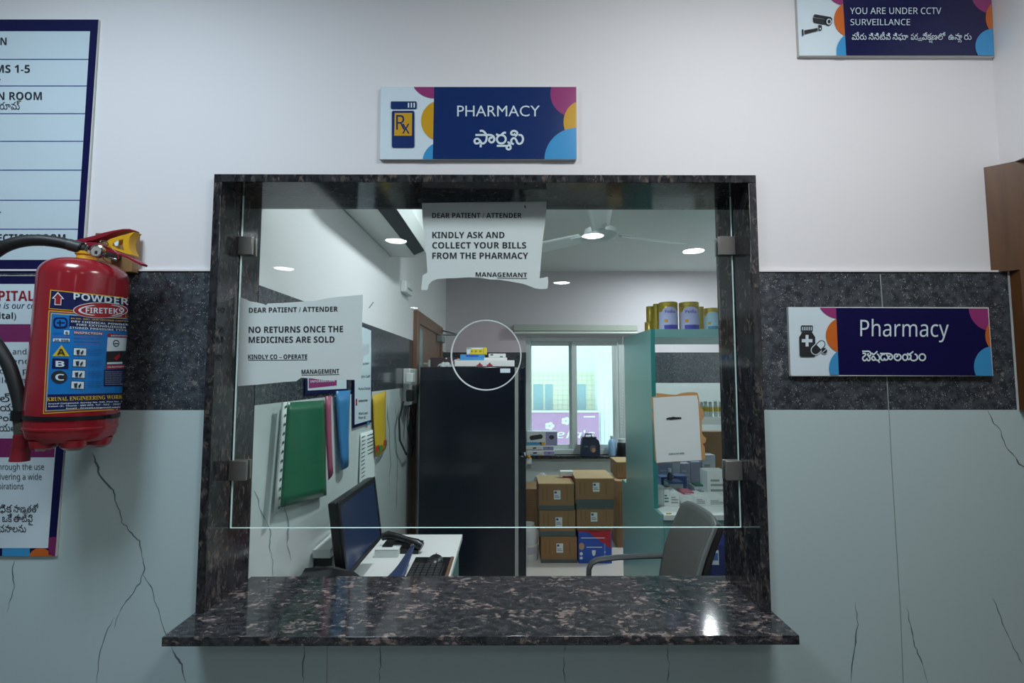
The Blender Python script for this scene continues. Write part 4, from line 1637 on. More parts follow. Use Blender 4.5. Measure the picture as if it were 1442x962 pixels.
b = bar([epx(*p) for p in ((112, 342), (122, 340), (137, 337), (152, 332), (165, 328), (178, 325.4), (187, 325.2), (193, 326.5))], [0.02] * 7 + [0.014], [0.0075, 0.0085, 0.010, 0.009, 0.0055, 0.004, 0.0036, 0.003])
ebuild(b, 'lever', M_LEVER, bevel=0.001)
b = bar([epx(*p) for p in ((122, 344), (138, 346), (152, 351), (170, 358), (184, 363), (195, 369), (204, 374))], [0.02] * 6 + [0.016], [0.007, 0.0095, 0.010, 0.0065, 0.0056, 0.0056, 0.005])
ebuild(b, 'handle', M_LEVER, bevel=0.001)
# yellow tamper wedge between handle and lever
b = MB()
for poly in (((150, 342), (154, 337), (166, 333), (167, 338), (159, 342), (158, 346), (164, 350), (176, 353), (179, 357.5), (166, 353.5), (152, 348.5)),
             ((174, 331.5), (182, 328.5), (190, 326.5), (183, 333), (181, 341), (182, 350), (186, 359), (179, 357.5), (175, 353), (173, 346), (173.5, 338)),
             ((166, 333), (174, 331.2), (174, 337), (167, 338))):
    b.prism([epx(*p, -0.010) for p in poly], (0, 0.02, 0))
ebuild(b, 'wedge', M_YEL)
b = MB()
b.prism([epx(*p, -0.0102) for p in ((160.5, 342), (167, 338.3), (166, 346), (162, 346.5))], (0, 0.0012, 0))
ebuild(b, 'wedge_sticker', M_SWHITE)
# safety ring, pin and red seal
b = MB()
c0 = epx(147, 342, -0.016)
rg = [c0 + Vector((0.0085 * math.cos(a), -0.002 * math.sin(a), 0.0042 * math.sin(a) - 0.0022 * math.cos(a))) for a in [2 * PI * i / 20 for i in range(21)]]
b.tube(rg, 0.0011, 6)
ebuild(b, 'safety_ring', M_CHROME)
b = MB()
b.tube([epx(*p, -0.018) for p in ((157, 349), (161, 353), (166, 358), (167, 364), (163, 369), (156, 370), (149, 368), (145, 364), (146, 360))], 0.0008, 6)
ebuild(b, 'seal_loop', mat('red_seal', rgb(150, 30, 40), 0.4))
b = bar([epx(*p, -0.02) for p in ((146, 361), (155, 363.5), (164.5, 366.5))], 0.003, [0.003, 0.0045, 0.0055])
ebuild(b, 'valve_tab', MATS['chrome'], bevel=0.0006)
# hose: from the valve, over the top, out of the picture and back down to the holder
hp = [epx(117, 350, -0.012), epx(108, 347.5, -0.014), epx(95, 344, -0.018), epx(78, 340.5, -0.025), epx(58, 338.5, -0.034), epx(38, 339, -0.042), epx(18, 343, -0.05), epx(0, 351, -0.055),
      epx(-16, 364, -0.058), epx(-28, 384, -0.06), epx(-33, 410, -0.06), epx(-31, 436, -0.058), epx(-22, 460, -0.056), epx(-10, 478, -0.054), epx(2, 496, -0.052), epx(13, 516, -0.05), epx(21, 540, -0.048), epx(27, 562, -0.046), epx(31, 584, -0.046)]
sm = []
for i in range(len(hp) - 1):          # Catmull-Rom
    p0_, p1_, p2_, p3_ = hp[max(0, i - 1)], hp[i], hp[i + 1], hp[min(len(hp) - 1, i + 2)]
    for k_ in range(5):
        t_ = k_ / 5
        sm.append(0.5 * ((2 * p1_) + (p2_ - p0_) * t_ + (2 * p0_ - 5 * p1_ + 4 * p2_ - p3_) * t_ ** 2 + (3 * p1_ - p0_ - 3 * p2_ + p3_) * t_ ** 3))
sm.append(hp[-1])
b = MB()
b.tube(sm, 0.0118, 14)
hs_ = ebuild(b, 'hose', M_HOSE)
b = MB()
b.tube([sm[1], sm[4], sm[7], sm[9]], 0.0128, 14)
b.tube([sm[0] + Vector((0.008, 0, 0)), sm[1]], 0.0085, 14)
ebuild(b, 'hose_ferrule', M_DARK, hs_)
b = MB()
b.tube([epx(30.5, 582, -0.046), epx(32, 596, -0.046), epx(32.5, 611, -0.046)], [0.0142, 0.0142, 0.0135], 16)
ebuild(b, 'hose_end_ferrule', mat('olive_grey', rgb(70, 74, 66), 0.5), hs_)
b = MB()
zs = [epx(32.5, 611, -0.046), epx(32, 615, -0.046), epx(31.6, 617, -0.046), epx(31.2, 621, -0.046), epx(30.8, 623, -0.046), epx(30.4, 627, -0.046), epx(30, 629, -0.046), epx(29, 638, -0.046), epx(27.5, 649, -0.046)]
b.tube(zs, [0.0138, 0.0146, 0.0138, 0.0148, 0.0140, 0.0150, 0.0142, 0.0148, 0.0160], 18)
ebuild(b, 'nozzle', mat('nozzle_red', rgb(128, 28, 40), 0.45), hs_)
# strap holding the hose
sz = epx(100, 585).z
b = MB()
b.lathe([(er + 0.0004, sz - 0.004), (er + 0.0022, sz - 0.004), (er + 0.0022, sz + 0.004), (er + 0.0004, sz + 0.004)], n=64)
b.boxr(Vector((er + 0.004, 0.0, sz)), (0.012, 0.012, 0.007), Matrix.Identity(3))
b.boxr(Vector((er * 0.86 + 0.005, -er * 0.1, sz)), (0.02, 0.01, 0.006), Matrix.Rotation(-0.1, 3, 'Z'))
ph = epx(31, 585, -0.046)
b.lathe([(0.0135, ph.z - 0.010), (0.0172, ph.z - 0.010), (0.0172, ph.z + 0.010), (0.0135, ph.z + 0.010), (0.0135, ph.z - 0.010)], (ph.x, ph.y, 0), 24)
b.boxr(Vector(((ph.x - er * 0.86) / 2 - 0.002, ph.y * 0.9, sz)), (abs(ph.x + er * 0.86) + 0.012, 0.010, 0.012), Matrix.Identity(3))
ebuild(b, 'hose_strap', M_BLACK)
# hook bracket to the wall
b = MB()
b.box(-0.012, 0.012, 0.012, -EY - 0.017, vz + 0.022, vz + 0.030)
ebuild(b, 'wall_hook', M_DARK)
ext.rotation_euler = (0, lean, 0)

t = thing('wooden_block', 'brown wooden mounting block on the wall behind the extinguisher handle', 'wood block', on_y(158, 385, -0.01))
p0, p1 = on_y(134, 328, -0.028), on_y(186.5, 383, -0.028)
MB().box(p0.x, p1.x, -0.028, -0.0092, p1.z, p0.z).build('block', M_BLOCK, t, bevel=0.0015)
b = MB()
c = on_y(160, 362, -0.0282)
b.lathe([(0.0, 0.0025), (0.003, 0.002), (0.0036, 0.0)], c, 12, R=Rg)
b.build('screw', M_STEEL, t)

# ==================================================================================================================
#                                                  PHARMACY: LEFT WALL AND DESK
# ==================================================================================================================
AC0, AC1 = 0.62, 1.60
t = thing('air_conditioner', 'white split air conditioner high on the left wall of the pharmacy', 'air conditioner', (WX, (AC0 + AC1) / 2, 2.18))
prof = [(WX, 2.18), (WX + 0.14, 2.175), (WX + 0.20, 2.20), (WX + 0.225, 2.26), (WX + 0.225, 2.42), (WX + 0.20, 2.455), (WX, 2.46)]
b = MB()
b.prism([(x, AC0, z) for x, z in prof], (0, AC1 - AC0, 0))
b.build('body', M_WHITE, t, bevel=0.006)
b = MB()
b.prism([(x, AC0 + 0.05, z) for x, z in ((WX + 0.145, 2.1735), (WX + 0.202, 2.1985), (WX + 0.204, 2.196), (WX + 0.147, 2.171))], (0, AC1 - AC0 - 0.1, 0))
b.build('air_outlet', mat('outlet_dark', rgb(60, 66, 72), 0.5), t)
b = MB()
b.prism([(x, AC0 + 0.05, z) for x, z in ((WX + 0.202, 2.200), (WX + 0.230, 2.258), (WX + 0.233, 2.257), (WX + 0.205, 2.199))], (0, AC1 - AC0 - 0.1, 0))
b.build('louver', M_WHITE, t)

t = thing('wall_switch', 'small white fitting on the left pharmacy wall above the door', 'switch', on_x(569, 418, WX))
q0, q1 = on_x(564.5, 395, WX), on_x(573.5, 418, WX)
MB().box(WX, WX + 0.035, q0.y, q1.y, q1.z, q0.z).build('box', M_WHITE, t, bevel=0.005)
MB().box(WX + 0.035, WX + 0.045, q0.y + 0.04, q1.y - 0.04, q1.z + 0.03, q0.z - 0.03).build('cover', M_ALU, t, bevel=0.004)

# extension socket hanging on the left wall with plugs and leads
t = thing('extension_socket', 'white extension socket strip with black plug and leads on the left pharmacy wall', 'socket', on_x(573, 569, WX))
q0, q1 = on_x(567.5, 519, WX), on_x(578, 568, WX)
MB().box(WX, WX + 0.045, q0.y, q1.y, q1.z, q0.z).build('strip', M_WHITE, t, bevel=0.006)
q2 = on_x(573.5, 532, WX + 0.05)
MB().box(WX + 0.045, WX + 0.09, q2.y - 0.03, q2.y + 0.05, q2.z - 0.03, q2.z + 0.03).build('white_plug', M_WHITE, t, bevel=0.006)
q2 = on_x(574, 557, WX + 0.05)
MB().box(WX + 0.045, WX + 0.085, q2.y - 0.03, q2.y + 0.04, q2.z - 0.035, q2.z + 0.035).build('black_plug', M_BLACK, t, bevel=0.006)
for pts in (((574, 562), (578, 580), (583, 605), (583, 625), (579, 642)), ((568, 566), (562, 590), (563, 620), (572, 640), (577, 636)), ((577, 566), (574, 600), (579, 632), (585, 590), (590, 540))):
    b = MB()
    b.tube([on_x(px, py, WX + 0.035) for px, py in pts], 0.006, 8)
    b.build('lead', M_BLACK, t)


def hang(name, label, cat, pts, X, m, th=0.004, hole=False):
    """a flat thing hanging on the left wall: outline in pixels on the plane X"""
    P = [on_x(px, py, X) for px, py in pts]
    c = sum(P, Vector()) / len(P)
    t = thing(name, label, cat, (X, c.y, min(p.z for p in P)))
    return t, P


def hang_sheet(t, P, bow, m, name='sheet', n=10):
    """tl, tr, br, bl with the middle bowed off the wall"""
    tl, tr, br, bl = P

    def fn(u, v):
        a = tl.lerp(tr, u)
        b_ = bl.lerp(br, u)
        p = a.lerp(b_, v)
        return p + Vector((bow * math.sin(PI * u) * 0.6 + bow * 0.8 * v * v, 0, 0))
    mb = MB()
    mb.surf(fn, n, n)
    o = mb.build(name, m, t, solid=0.003)
    return o, fn


M_GREENF = mat('green_folder', rgb(34, 108, 78), 0.3, var=0.12, vscale=8)
t, P = hang('plastic_folder', 'green plastic folder with punched white edge hanging on the left wall', 'folder', [(404, 567), (456.5, 563.5), (457.5, 697.5), (392, 715)], WX + 0.015, None)
hang_sheet(t, P, 0.006, M_GREENF)
PS = [on_x(px, py, WX + 0.02) for px, py in ((397.5, 567), (404, 566), (392, 718), (384.5, 725))]
o, fn = hang_sheet(t, PS, 0.004, M_PAPER, 'punched_edge', 4)
b = MB()
for i in range(12):
    p = fn(0.5, 0.04 + 0.92 * i / 11)
    b.lathe([(0.0, 0.0035), (0.0046, 0.0035)], p, 10, R=Matrix.Rotation(PI / 2, 3, 'Y'))
b.build('punch_holes', M_DARK, t, smooth=False)
t, P = hang('plastic_folder', 'thin pink folder hanging right of the green folder', 'folder', [(458.5, 558), (466, 557), (464.5, 660), (459, 676)], WX + 0.012, None)
hang_sheet(t, P, 0.012, mat('pink_folder', rgb(172, 84, 112), 0.4, var=0.1), n=6)
t, P = hang('plastic_folder', 'blue folder hanging beside the white duty notice', 'folder', [(473, 551), (493, 549.5), (487.5, 655), (478, 662)], WX + 0.012, None)
hang_sheet(t, P, 0.012, mat('blue_folder', rgb(56, 130, 186), 0.35, var=0.12), n=6)
t, P = hang('paper_envelope', 'yellow envelope hanging on the left wall beyond the notices', 'envelope', [(525, 557), (543, 550), (541, 631), (527, 643)], WX + 0.012, None)
o, fn = hang_sheet(t, P, 0.012, mat('yellow_envelope', rgb(206, 172, 40), 0.5, var=0.1), n=6)
b = MB()
for u, mi in ((0.1, 0), (0.3, 1), (0.75, 0), (0.9, 1)):
    p = fn(u, 0.88 + 0.03 * (mi))
    b.boxr(p + Vector((0.003, 0, 0)), (0.001, 0.05, 0.03), Matrix.Identity(3), mi)
b.build('flag_print', [mat('flag_red', rgb(190, 60, 40), 0.5), mat('flag_green', rgb(60, 130, 60), 0.5)], t, smooth=False)

t, P = hang('wall_notice', 'navy bordered poster with a magenta panel half hidden by the left notice', 'poster', [(430, 500), (489, 497), (490, 550), (430, 556.5)], WX + 0.006, None)
b = MB()
b.prism(P, (-0.005, 0, 0))
b.build('board', M_NAVYD, t)
M = plane_x(WX + 0.006)
b = MB()
fill(b, M, [(433, 500), (488, 497), (488, 547.5), (433.5, 550)], 0, 1)
fill(b, M, [(435, 502), (476, 499), (474, 543), (435, 547)], 1, 2)
write(b, M, 'INFORMATION', 437, 471, 539, 3.2, L=3, mi=0, y1=537.5)
b.build('printed_face', [M_SWHITE, M_MAG], t, smooth=False)

t, P = hang('wall_notice', 'tall white notice with navy border listing duties on the left wall', 'poster', [(511, 455), (524.5, 461), (523, 594), (497.5, 603)], WX + 0.02, None)
PP = [on_x(px, py, WX + 0.008) for px, py in ((497.5, 452), (524, 463), (523.5, 594.5), (497.5, 603))]
b = MB()
b.prism(PP, (-0.006, 0, 0))
b.build('board', M_NAVYD, t)
M = plane_x(WX + 0.008)
b = MB()
fill(b, M, [(499.5, 456), (522.7, 465.5), (522.3, 591.5), (499.5, 598)], 0, 1)
for s_, a, e, y in (('Doctor', 508, 520, 514.5), ('On Call', 509, 521, 532.5), ('Nurse Charge', 505, 521.5, 549.5), ('Emergency Room', 505, 517.5, 566.5), ('Ward and', 505, 517.5, 584.5), ('Floor 02', 505, 515, 590.5)):
    write(b, M, s_, a, e, y, 3.6, L=2, mi=1, y1=y - 1)
fill(b, M, [(501, 562), (503, 561.5), (503, 571), (501, 571.5)], 2, 2)
fill(b, M, [(517, 594.5), (520, 593.5), (520, 597.3), (517, 598.3)], 3, 2)
fill(b, M, [(501, 486), (520, 484), (520, 499), (501, 501)], 4, 2)
b.build('printed_face', [M_SWHITE, M_INK, M_LRED, M_SKY, mat('pale_print', rgb(196, 204, 214), 0.4)], t, smooth=False)

t, P = hang('paper_list', 'long white paper list pinned on the left wall behind the monitor', 'paper', [(508, 610), (525, 605), (528, 690), (504, 712)], WX + 0.006, None)
o, fn = hang_sheet(t, P, 0.008, M_PAPER, n=8)
b = MB()
for i in range(16):
    p = fn(0.16, 0.06 + 0.85 * i / 15)
    b.boxr(p + Vector((0.0025, 0, 0)), (0.0006, 0.05, 0.004), Matrix.Identity(3))
    if i < 6:
        p = fn(0.66, 0.06 + 0.85 * i / 15)
        b.boxr(p + Vector((0.0025, 0, 0)), (0.0006, 0.10, 0.004), Matrix.Identity(3))
b.build('printed_rows', M_GREYINK, t, smooth=False)

# ------------------------------------------------------------------ desk
DZ = 0.75
DX1, DY0, DY1 = -0.222, 0.30, on_z(649, 752.6, DZ).y
t = thing('desk', 'white topped desk with teal sides along the left wall', 'desk', ((WX + DX1) / 2, (DY0 + DY1) / 2, 0))
MB().box(WX + 0.004, DX1, DY0, DY1, DZ - 0.025, DZ).build('desktop', M_WHITE, t, bevel=0.002)
MB().box(WX + 0.03, DX1 - 0.015, DY1 - 0.04, DY1 - 0.02, 0, DZ - 0.025).build('side_panel', M_TEAL, t)
MB().box(WX + 0.03, DX1 - 0.015, DY0 + 0.02, DY0 + 0.04, 0, DZ - 0.025).build('side_panel', M_TEAL, t)
dr = MB().box(DX1 - 0.035, DX1 - 0.015, DY1 - 0.45, DY1 - 0.045, 0.45, DZ - 0.03).build('drawer', M_TEAL, t)
MB().box(DX1 - 0.015, DX1 - 0.003, DY1 - 0.30, DY1 - 0.20, 0.62, 0.635).build('drawer_handle', M_STEEL, dr, bevel=0.002)

# monitor facing the room, leaning back
m0, m1 = Vector((-0.556, 0.47, 1.083)), Vector((-0.548, 0.86, 1.083))
n0, n1 = Vector((-0.530, 0.475, 0.862)), Vector((-0.512, 0.86, 0.852))
t = thing('monitor', 'black flat monitor turned sideways on the desk by the left wall', 'monitor', (-0.53, 0.67, DZ))
ax = (m1 - m0).normalized()
upv = ((m0 + m1) / 2 - (n0 + n1) / 2).normalized()
nv = ax.cross(upv).normalized()
if nv.x < 0:
    nv = -nv
cm = (m0 + m1 + n0 + n1) / 4
Rm = Matrix((ax, nv, upv)).transposed()
MW, MH = 0.405, 0.245
b = MB()
b.boxr(cm - nv * 0.016, (MW, 0.030, MH), Rm)
hs2 = b.build('housing', M_BLACK, t, bevel=0.006)
b = MB()
bz = 0.016
for c_, s_ in ((ax * (MW / 2 - bz / 2), (bz, 0.006, MH)), (-ax * (MW / 2 - bz / 2), (bz, 0.006, MH)), (upv * (MH / 2 - bz / 2), (MW - 2 * bz, 0.006, bz)), (-upv * (MH / 2 - bz / 2), (MW - 2 * bz, 0.006, bz))):
    b.boxr(cm + nv * 0.002 + c_, s_, Rm)
b.build('bezel', M_BLACK, t, bevel=0.001)
b = MB()
b.boxr(cm + nv * 0.0005, (MW - 2 * bz, 0.004, MH - 2 * bz), Rm)
b.build('screen', mat('monitor_screen', rgb(34, 48, 76), 0.15, emit=rgb(50, 72, 110), estr=0.10), t, smooth=False)
b = MB()
b.boxr(cm - nv * 0.041 - upv * 0.06, (0.06, 0.018, 0.20), Rm)
b.build('stand_neck', M_BLACK, t, bevel=0.006)
b = MB()
bc = Vector((-0.548, cm.y - 0.02, DZ + 0.0005))
b.lathe([(0.0, 0.0), (0.055, 0.0), (0.056, 0.006), (0.05, 0.012), (0.03, 0.020), (0.0, 0.020)], bc, 36)
b.build('stand_base', M_BLACK, t)

# receipt printer, right under the sill edge
t = thing('printer', 'black rounded printer at the near end of the desk behind the sill', 'printer', (-0.52, 0.42, DZ))
PZB = DZ + 0.004
b = MB()
prf = [(0.0, 0.0), (0.0, 0.112), (0.02, 0.135), (0.10, 0.142), (0.17, 0.128), (0.205, 0.10), (0.21, 0.0)]
b.prism([(-0.66 + x, 0.34, PZB + z) for x, z in prf], (0, 0.10, 0))
b.build('case', M_BLACK, t, bevel=0.006)
b = MB()
b.prism([(-0.66 + x, 0.355, DZ + z) for x, z in ((0.03, 0.1375), (0.10, 0.1435), (0.165, 0.131), (0.165, 0.1325), (0.10, 0.145), (0.03, 0.139))], (0, 0.07, 0))
b.build('lid', M_DARK, t)

# paper boxes stacked by the wall, notepad, folder, phone, keyboard, mouse
t = thing('paper_stack', 'stack of white paper reams against the wall behind the monitor', 'paper stack', (-0.645, 0.69, DZ))
for i, (dy_, dz_, h_) in enumerate(((0.0, 0.0006, 0.048), (0.01, 0.049, 0.04), (-0.01, 0.125, 0.03))):
    MB().box(WX + 0.006, WX + 0.068, 0.585 + dy_, 0.795 + dy_, DZ + dz_, DZ + dz_ + h_).build('ream', M_PAPER, t, bevel=0.003)
MB().box(WX + 0.006, WX + 0.066, 0.60, 0.78, DZ + 0.0895, DZ + 0.1245).build('tray', M_DARK, t)

pn = on_z(548, 783, DZ)
t = thing('notepad', 'white notepad block on the desk in front of the black phone', 'notepad', (pn.x, pn.y, DZ))
MB().box(pn.x - 0.055, pn.x + 0.04, pn.y - 0.02, pn.y + 0.05, DZ + 0.0005, DZ + 0.028).build('pages', M_PAPER, t, bevel=0.001)
MB().box(pn.x - 0.055, pn.x + 0.04, pn.y - 0.02, pn.y - 0.012, DZ + 0.028, DZ + 0.0295).build('binding', M_GREYST, t)

pa, pb = on_z(545, 772, DZ), on_z(587, 780, DZ)
t = thing('desk_phone', 'black desk phone with handset lying on the white desk', 'phone', (-0.45, 1.0, DZ))
b = MB()
b.prism([(-0.535, 0.97, DZ), (-0.385, 0.97, DZ), (-0.385, 0.97, DZ + 0.012), (-0.535, 0.97, DZ + 0.034)], (0, 0.13, 0))
b.build('base', M_BLACK, t, bevel=0.005)
b = MB()
hp_ = [Vector(p) for p in ((-0.545, 1.0, DZ + 0.060), (-0.52, 1.0, DZ + 0.068), (-0.48, 0.995, DZ + 0.064), (-0.43, 0.99, DZ + 0.050), (-0.395, 0.985, DZ + 0.038), (-0.37, 0.98, DZ + 0.026))]
b.tube(hp_, [0.015, 0.018, 0.013, 0.013, 0.020, 0.017], 14)
b.build('handset', M_BLACK, t)
b = MB()
b.box(-0.50, -0.44, 1.04, 1.085, DZ + 0.031, DZ + 0.033)
b.build('keypad', M_DARK, t)

t = thing('file_folder', 'navy blue file folder leaning from the desk edge towards the phone', 'folder', (-0.40, 0.60, DZ))
a0, a1, a2, a3 = on_y(532, 812, 0.655), on_y(564, 815, 0.645), on_y(584, 768, 0.86), on_y(577, 772, 0.86)
a0.z = a1.z = DZ + 0.006
b = MB()


def ffold(u, v):
    p = a1.lerp(a2, v).lerp(a0.lerp(a3, v), u)
    return p + Vector((0, 0, -0.018 * math.sin(PI * v) * u))


b.surf(ffold, 6, 12)
b.build('cover', mat('navy_cloth', rgb(34, 54, 96), 0.5, var=0.1), t, solid=0.005)
b = MB()
b.tube([a3.lerp(a2, 0.2) + Vector((0, 0, 0.004)), a3.lerp(a2, 0.8) + Vector((0, 0, 0.004))], 0.005, 8)
b.build('clip', M_STEEL, t)

k0, k1 = on_z(578, 786, DZ), on_z(632, 806, DZ)
t = thing('mouse_pad', 'brown edged black mat under the keyboard and mouse', 'mat', (-0.30, 0.80, DZ))
MB().box(-0.385, -0.232, 0.58, on_z(600, 786, DZ).y, DZ, DZ + 0.004).build('mat', M_BLACK, t)
MB().box(-0.240, -0.228, 0.60, on_z(600, 786, DZ).y, DZ, DZ + 0.006).build('edging', mat('brown_edging', rgb(104, 78, 56), 0.6), t)
kz = DZ + 0.0062
t = thing('keyboard', 'black keyboard on the dark mat at the near end of the desk', 'keyboard', (-0.33, 0.68, kz))
MB().box(-0.372, -0.250, 0.46, 0.80, kz, kz + 0.018).build('case', M_BLACK, t, bevel=0.003)
for r_ in range(5):
    b = MB()
    for c_ in range(14):
        b.box(-0.368 + r_ * 0.023, -0.368 + r_ * 0.023 + 0.019, 0.468 + c_ * 0.0232, 0.468 + c_ * 0.0232 + 0.0195, kz + 0.018, kz + 0.024)
    b.build('key_row', M_DARK, t, smooth=False)
pm = on_z(611, 797, DZ)
t = thing('computer_mouse', 'black computer mouse beyond the keyboard', 'mouse', (-0.297, 0.875, kz))
b = MB()


def fm(u, v):
    a = 2 * PI * u
    e = PI / 2 * v
    return Vector((-0.297 + 0.032 * math.cos(a) * math.cos(e), 0.862 + 0.053 * math.sin(a) * math.cos(e), kz - 0.0002 + 0.026 * math.sin(e)))


b.surf(fm, 24, 8)
ms_ = b.build('body', M_BLACK, t)
MB().box(-0.2995, -0.2945, 0.885, 0.897, kz + 0.020, kz + 0.0255).build('scroll_wheel', M_GREYST, t, bevel=0.001)

# ==================================================================================================================
#                                                  PHARMACY: FRIDGE AND THE FAR END
# ==================================================================================================================
FY = 1.95
f0, f1 = on_y(591.5, 518, FY), on_y(740.5, 516.5, FY)
fz = on_y(660, 516.5, FY).z
xs0, xs1 = on_y(725, 600, FY).x, on_y(730, 600, FY).x
t = thing('refrigerator', 'tall navy black two door refrigerator seen from its side', 'refrigerator', ((f0.x + f1.x) / 2, FY + 0.3, 0))
MB().box(f0.x, xs0, FY, FY + 0.66, 0.03, fz).build('body', M_FRIDGE, t, bevel=0.006)
MB().box(f0.x + 0.04, xs0 - 0.04, FY + 0.04, FY + 0.62, 0.0, 0.03).build('foot_plinth', M_BLACK, t)
MB().box(xs0, xs1, FY + 0.002, FY + 0.655, 0.06, fz - 0.004).build('door_gasket', M_GREYST, t)
zs_ = on_y(735, 639.5, FY).z
for z0, z1 in ((0.06, zs_ - 0.008), (zs_ + 0.008, fz)):
    d_ = MB().box(xs1, f1.x, FY - 0.003, FY + 0.662, z0, z1).build('door', M_FRIDGE, t, bevel=0.010)
    MB().box(f1.x, f1.x + 0.012, FY + 0.56, FY + 0.585, max(z0 + 0.1, z1 - 0.45) if z0 < 0.5 else z0 + 0.05, z1 - 0.08 if z0 < 0.5 else z0 + 0.35).build('handle', M_STEEL, d_, bevel=0.003)
q0, q1 = on_y(704.5, 519, FY - 0.001), on_y(718.5, 525, FY - 0.001)
MB().box(q0.x, q1.x, FY - 0.0015, FY, q1.z, q0.z).build('white_sticker', M_SWHITE, t)


def slab(name, label, cat, px0, py0, px1, py1, Y, depth, zbase, m, group=None, part='box', bevel=0.002):
    """a closed carton: width and top from pixels on its front plane Y, standing on zbase"""
    zbase += 0.0006
    a, c = on_y(px0, py0, Y), on_y(px1, py0, Y)
    z1 = on_y((px0 + px1) / 2, py0, Y).z
    t = thing(name, label, cat, ((a.x + c.x) / 2, Y + depth / 2, zbase), group)
    MB().box(a.x, c.x, Y, Y + depth, zbase, z1).build(part, m, t, bevel=bevel)
    return t, a.x, c.x, z1


# things on top of the fridge
ft = fz
q0, q1 = on_y(641, 508, FY + 0.02), on_y(724.5, 518, FY + 0.02)
t, xa, xb, zz = slab('plastic_tray', 'long white plastic tray with two red clips on top of the refrigerator', 'tray', 640, 507.5, 724.5, 517, FY + 0.02, 0.14, ft + 0.001, M_WHITE, part='tray')
M = plane_y(FY + 0.02)
b = MB()
for px in (675.5, 689.5):
    fill(b, M, [(px - 4.4, 515.6), (px - 4.4, 514.4), (px - 2.5, 513.4), (px - 1.2, 512.8), (px - 1, 511), (px + 1.2, 511), (px + 1.4, 512.8), (px + 3, 513.4), (px + 4.2, 514.4), (px + 4.2, 515.6)], 0, 2)
b.build('red_clip', mat('clip_red', rgb(160, 40, 60), 0.4), t, smooth=False)
top1 = zz
t, xa, xb, zz = slab('medicine_box', 'light blue flat medicine box under the yellow box on the refrigerator', 'box', 648, 499.3, 682, 507.5, FY + 0.05, 0.09, top1, mat('box_light_blue', rgb(74, 150, 206), 0.4, var=0.15, vscale=30))
b = MB()
M = plane_y(FY + 0.05)
rect(b, M, 656, 500, 674, 502.6, 0, 1)
b.build('printed_band', mat('band_blue', rgb(50, 84, 190), 0.4), t, smooth=False)
t, xa, xb, z2 = slab('medicine_box', 'yellow and white medicine box on top of the blue box on the refrigerator', 'box', 657, 489.5, 685, 499.4, FY + 0.055, 0.08, zz, mat('box_yellow', rgb(222, 204, 48), 0.4))
b = MB()
M = plane_y(FY + 0.055)
fill(b, M, [(657.3, 490), (664, 489.8), (661, 498.8), (657.3, 498.8)], 0, 1)
rect(b, M, 657.3, 489.8, 680, 491.8, 0, 1)
for x in (663, 668.5, 675):
    rect(b, M, x, 493.2, x + 3, 496.2, 1, 2)
rect(b, M, 680.4, 490, 681.2, 499, 1, 2)
b.build('printed_panel', [M_SWHITE, mat('box_ochre', rgb(170, 150, 30), 0.5)], t, smooth=False)
t, xa, xb, z3 = slab('medicine_strip_pack', 'lower white and green medicine pack beside the blue box on the refrigerator', 'box', 681.5, 503.6, 714, 507.5, FY + 0.05, 0.08, top1, M_WHITE)
t, xa, xb, z4_ = slab('medicine_strip_pack', 'upper white and green medicine pack at the right on the refrigerator', 'box', 688, 498, 712, 503.6, FY + 0.055, 0.07, z3, M_WHITE)
b = MB()
M = plane_y(FY + 0.055)
rect(b, M, 690.5, 498.6, 694.5, 500.8, 0, 1)
rect(b, M, 704, 501.6, 708, 503.2, 0, 1)
b.build('printed_logo', mat('pack_green', rgb(40, 120, 110), 0.4), t, smooth=False)
q0, q1 = on_y(606, 503, FY + 0.30), on_y(645, 516, FY + 0.30)
t, xa, xb, zz = slab('carton', 'dark maroon flat box at the left on top of the refrigerator', 'box', 606, 503.5, 644, 516, FY + 0.30, 0.2, ft, mat('maroon_box', rgb(74, 52, 58), 0.5))
b = MB()
rect(b, plane_y(FY + 0.30), 627.4, 503.8, 629.6, 505.8, 0, 1)
b.build('white_dot', M_SWHITE, t, smooth=False)
t = thing('plastic_bag', 'crumpled white plastic bag at the left on top of the refrigerator', 'bag', (on_y(630, 515, FY + 0.12).x, FY + 0.12, ft))
b = MB()
c = on_y(629, 515, FY + 0.12)


def fbag(u, v):
    a = 2 * PI * u
    e = PI / 2 * v
    r = 1 + 0.35 * noise.noise(Vector((math.cos(a) * 2, math.sin(a) * 2, v * 3)))
    return Vector((c.x - 0.01 + 0.048 * r * math.cos(a) * math.cos(e), c.y + 0.05 * r * math.sin(a) * math.cos(e), ft + 0.0006 + 0.026 * math.sin(e) * r))


b.surf(fbag, 28, 8)
b.build('bag', mat('white_film', rgb(204, 212, 212), 0.35, bump=0.3), t)
b = MB()
b.tube([Vector((c.x + 0.03, c.y - 0.02, ft + 0.02)), Vector((c.x + 0.06, c.y - 0.05, ft + 0.045)), Vector((c.x + 0.10, c.y - 0.06, ft + 0.05)), Vector((c.x + 0.13, c.y - 0.05, ft + 0.047))], 0.0022, 8)
b.build('tie', M_WHITE, t)

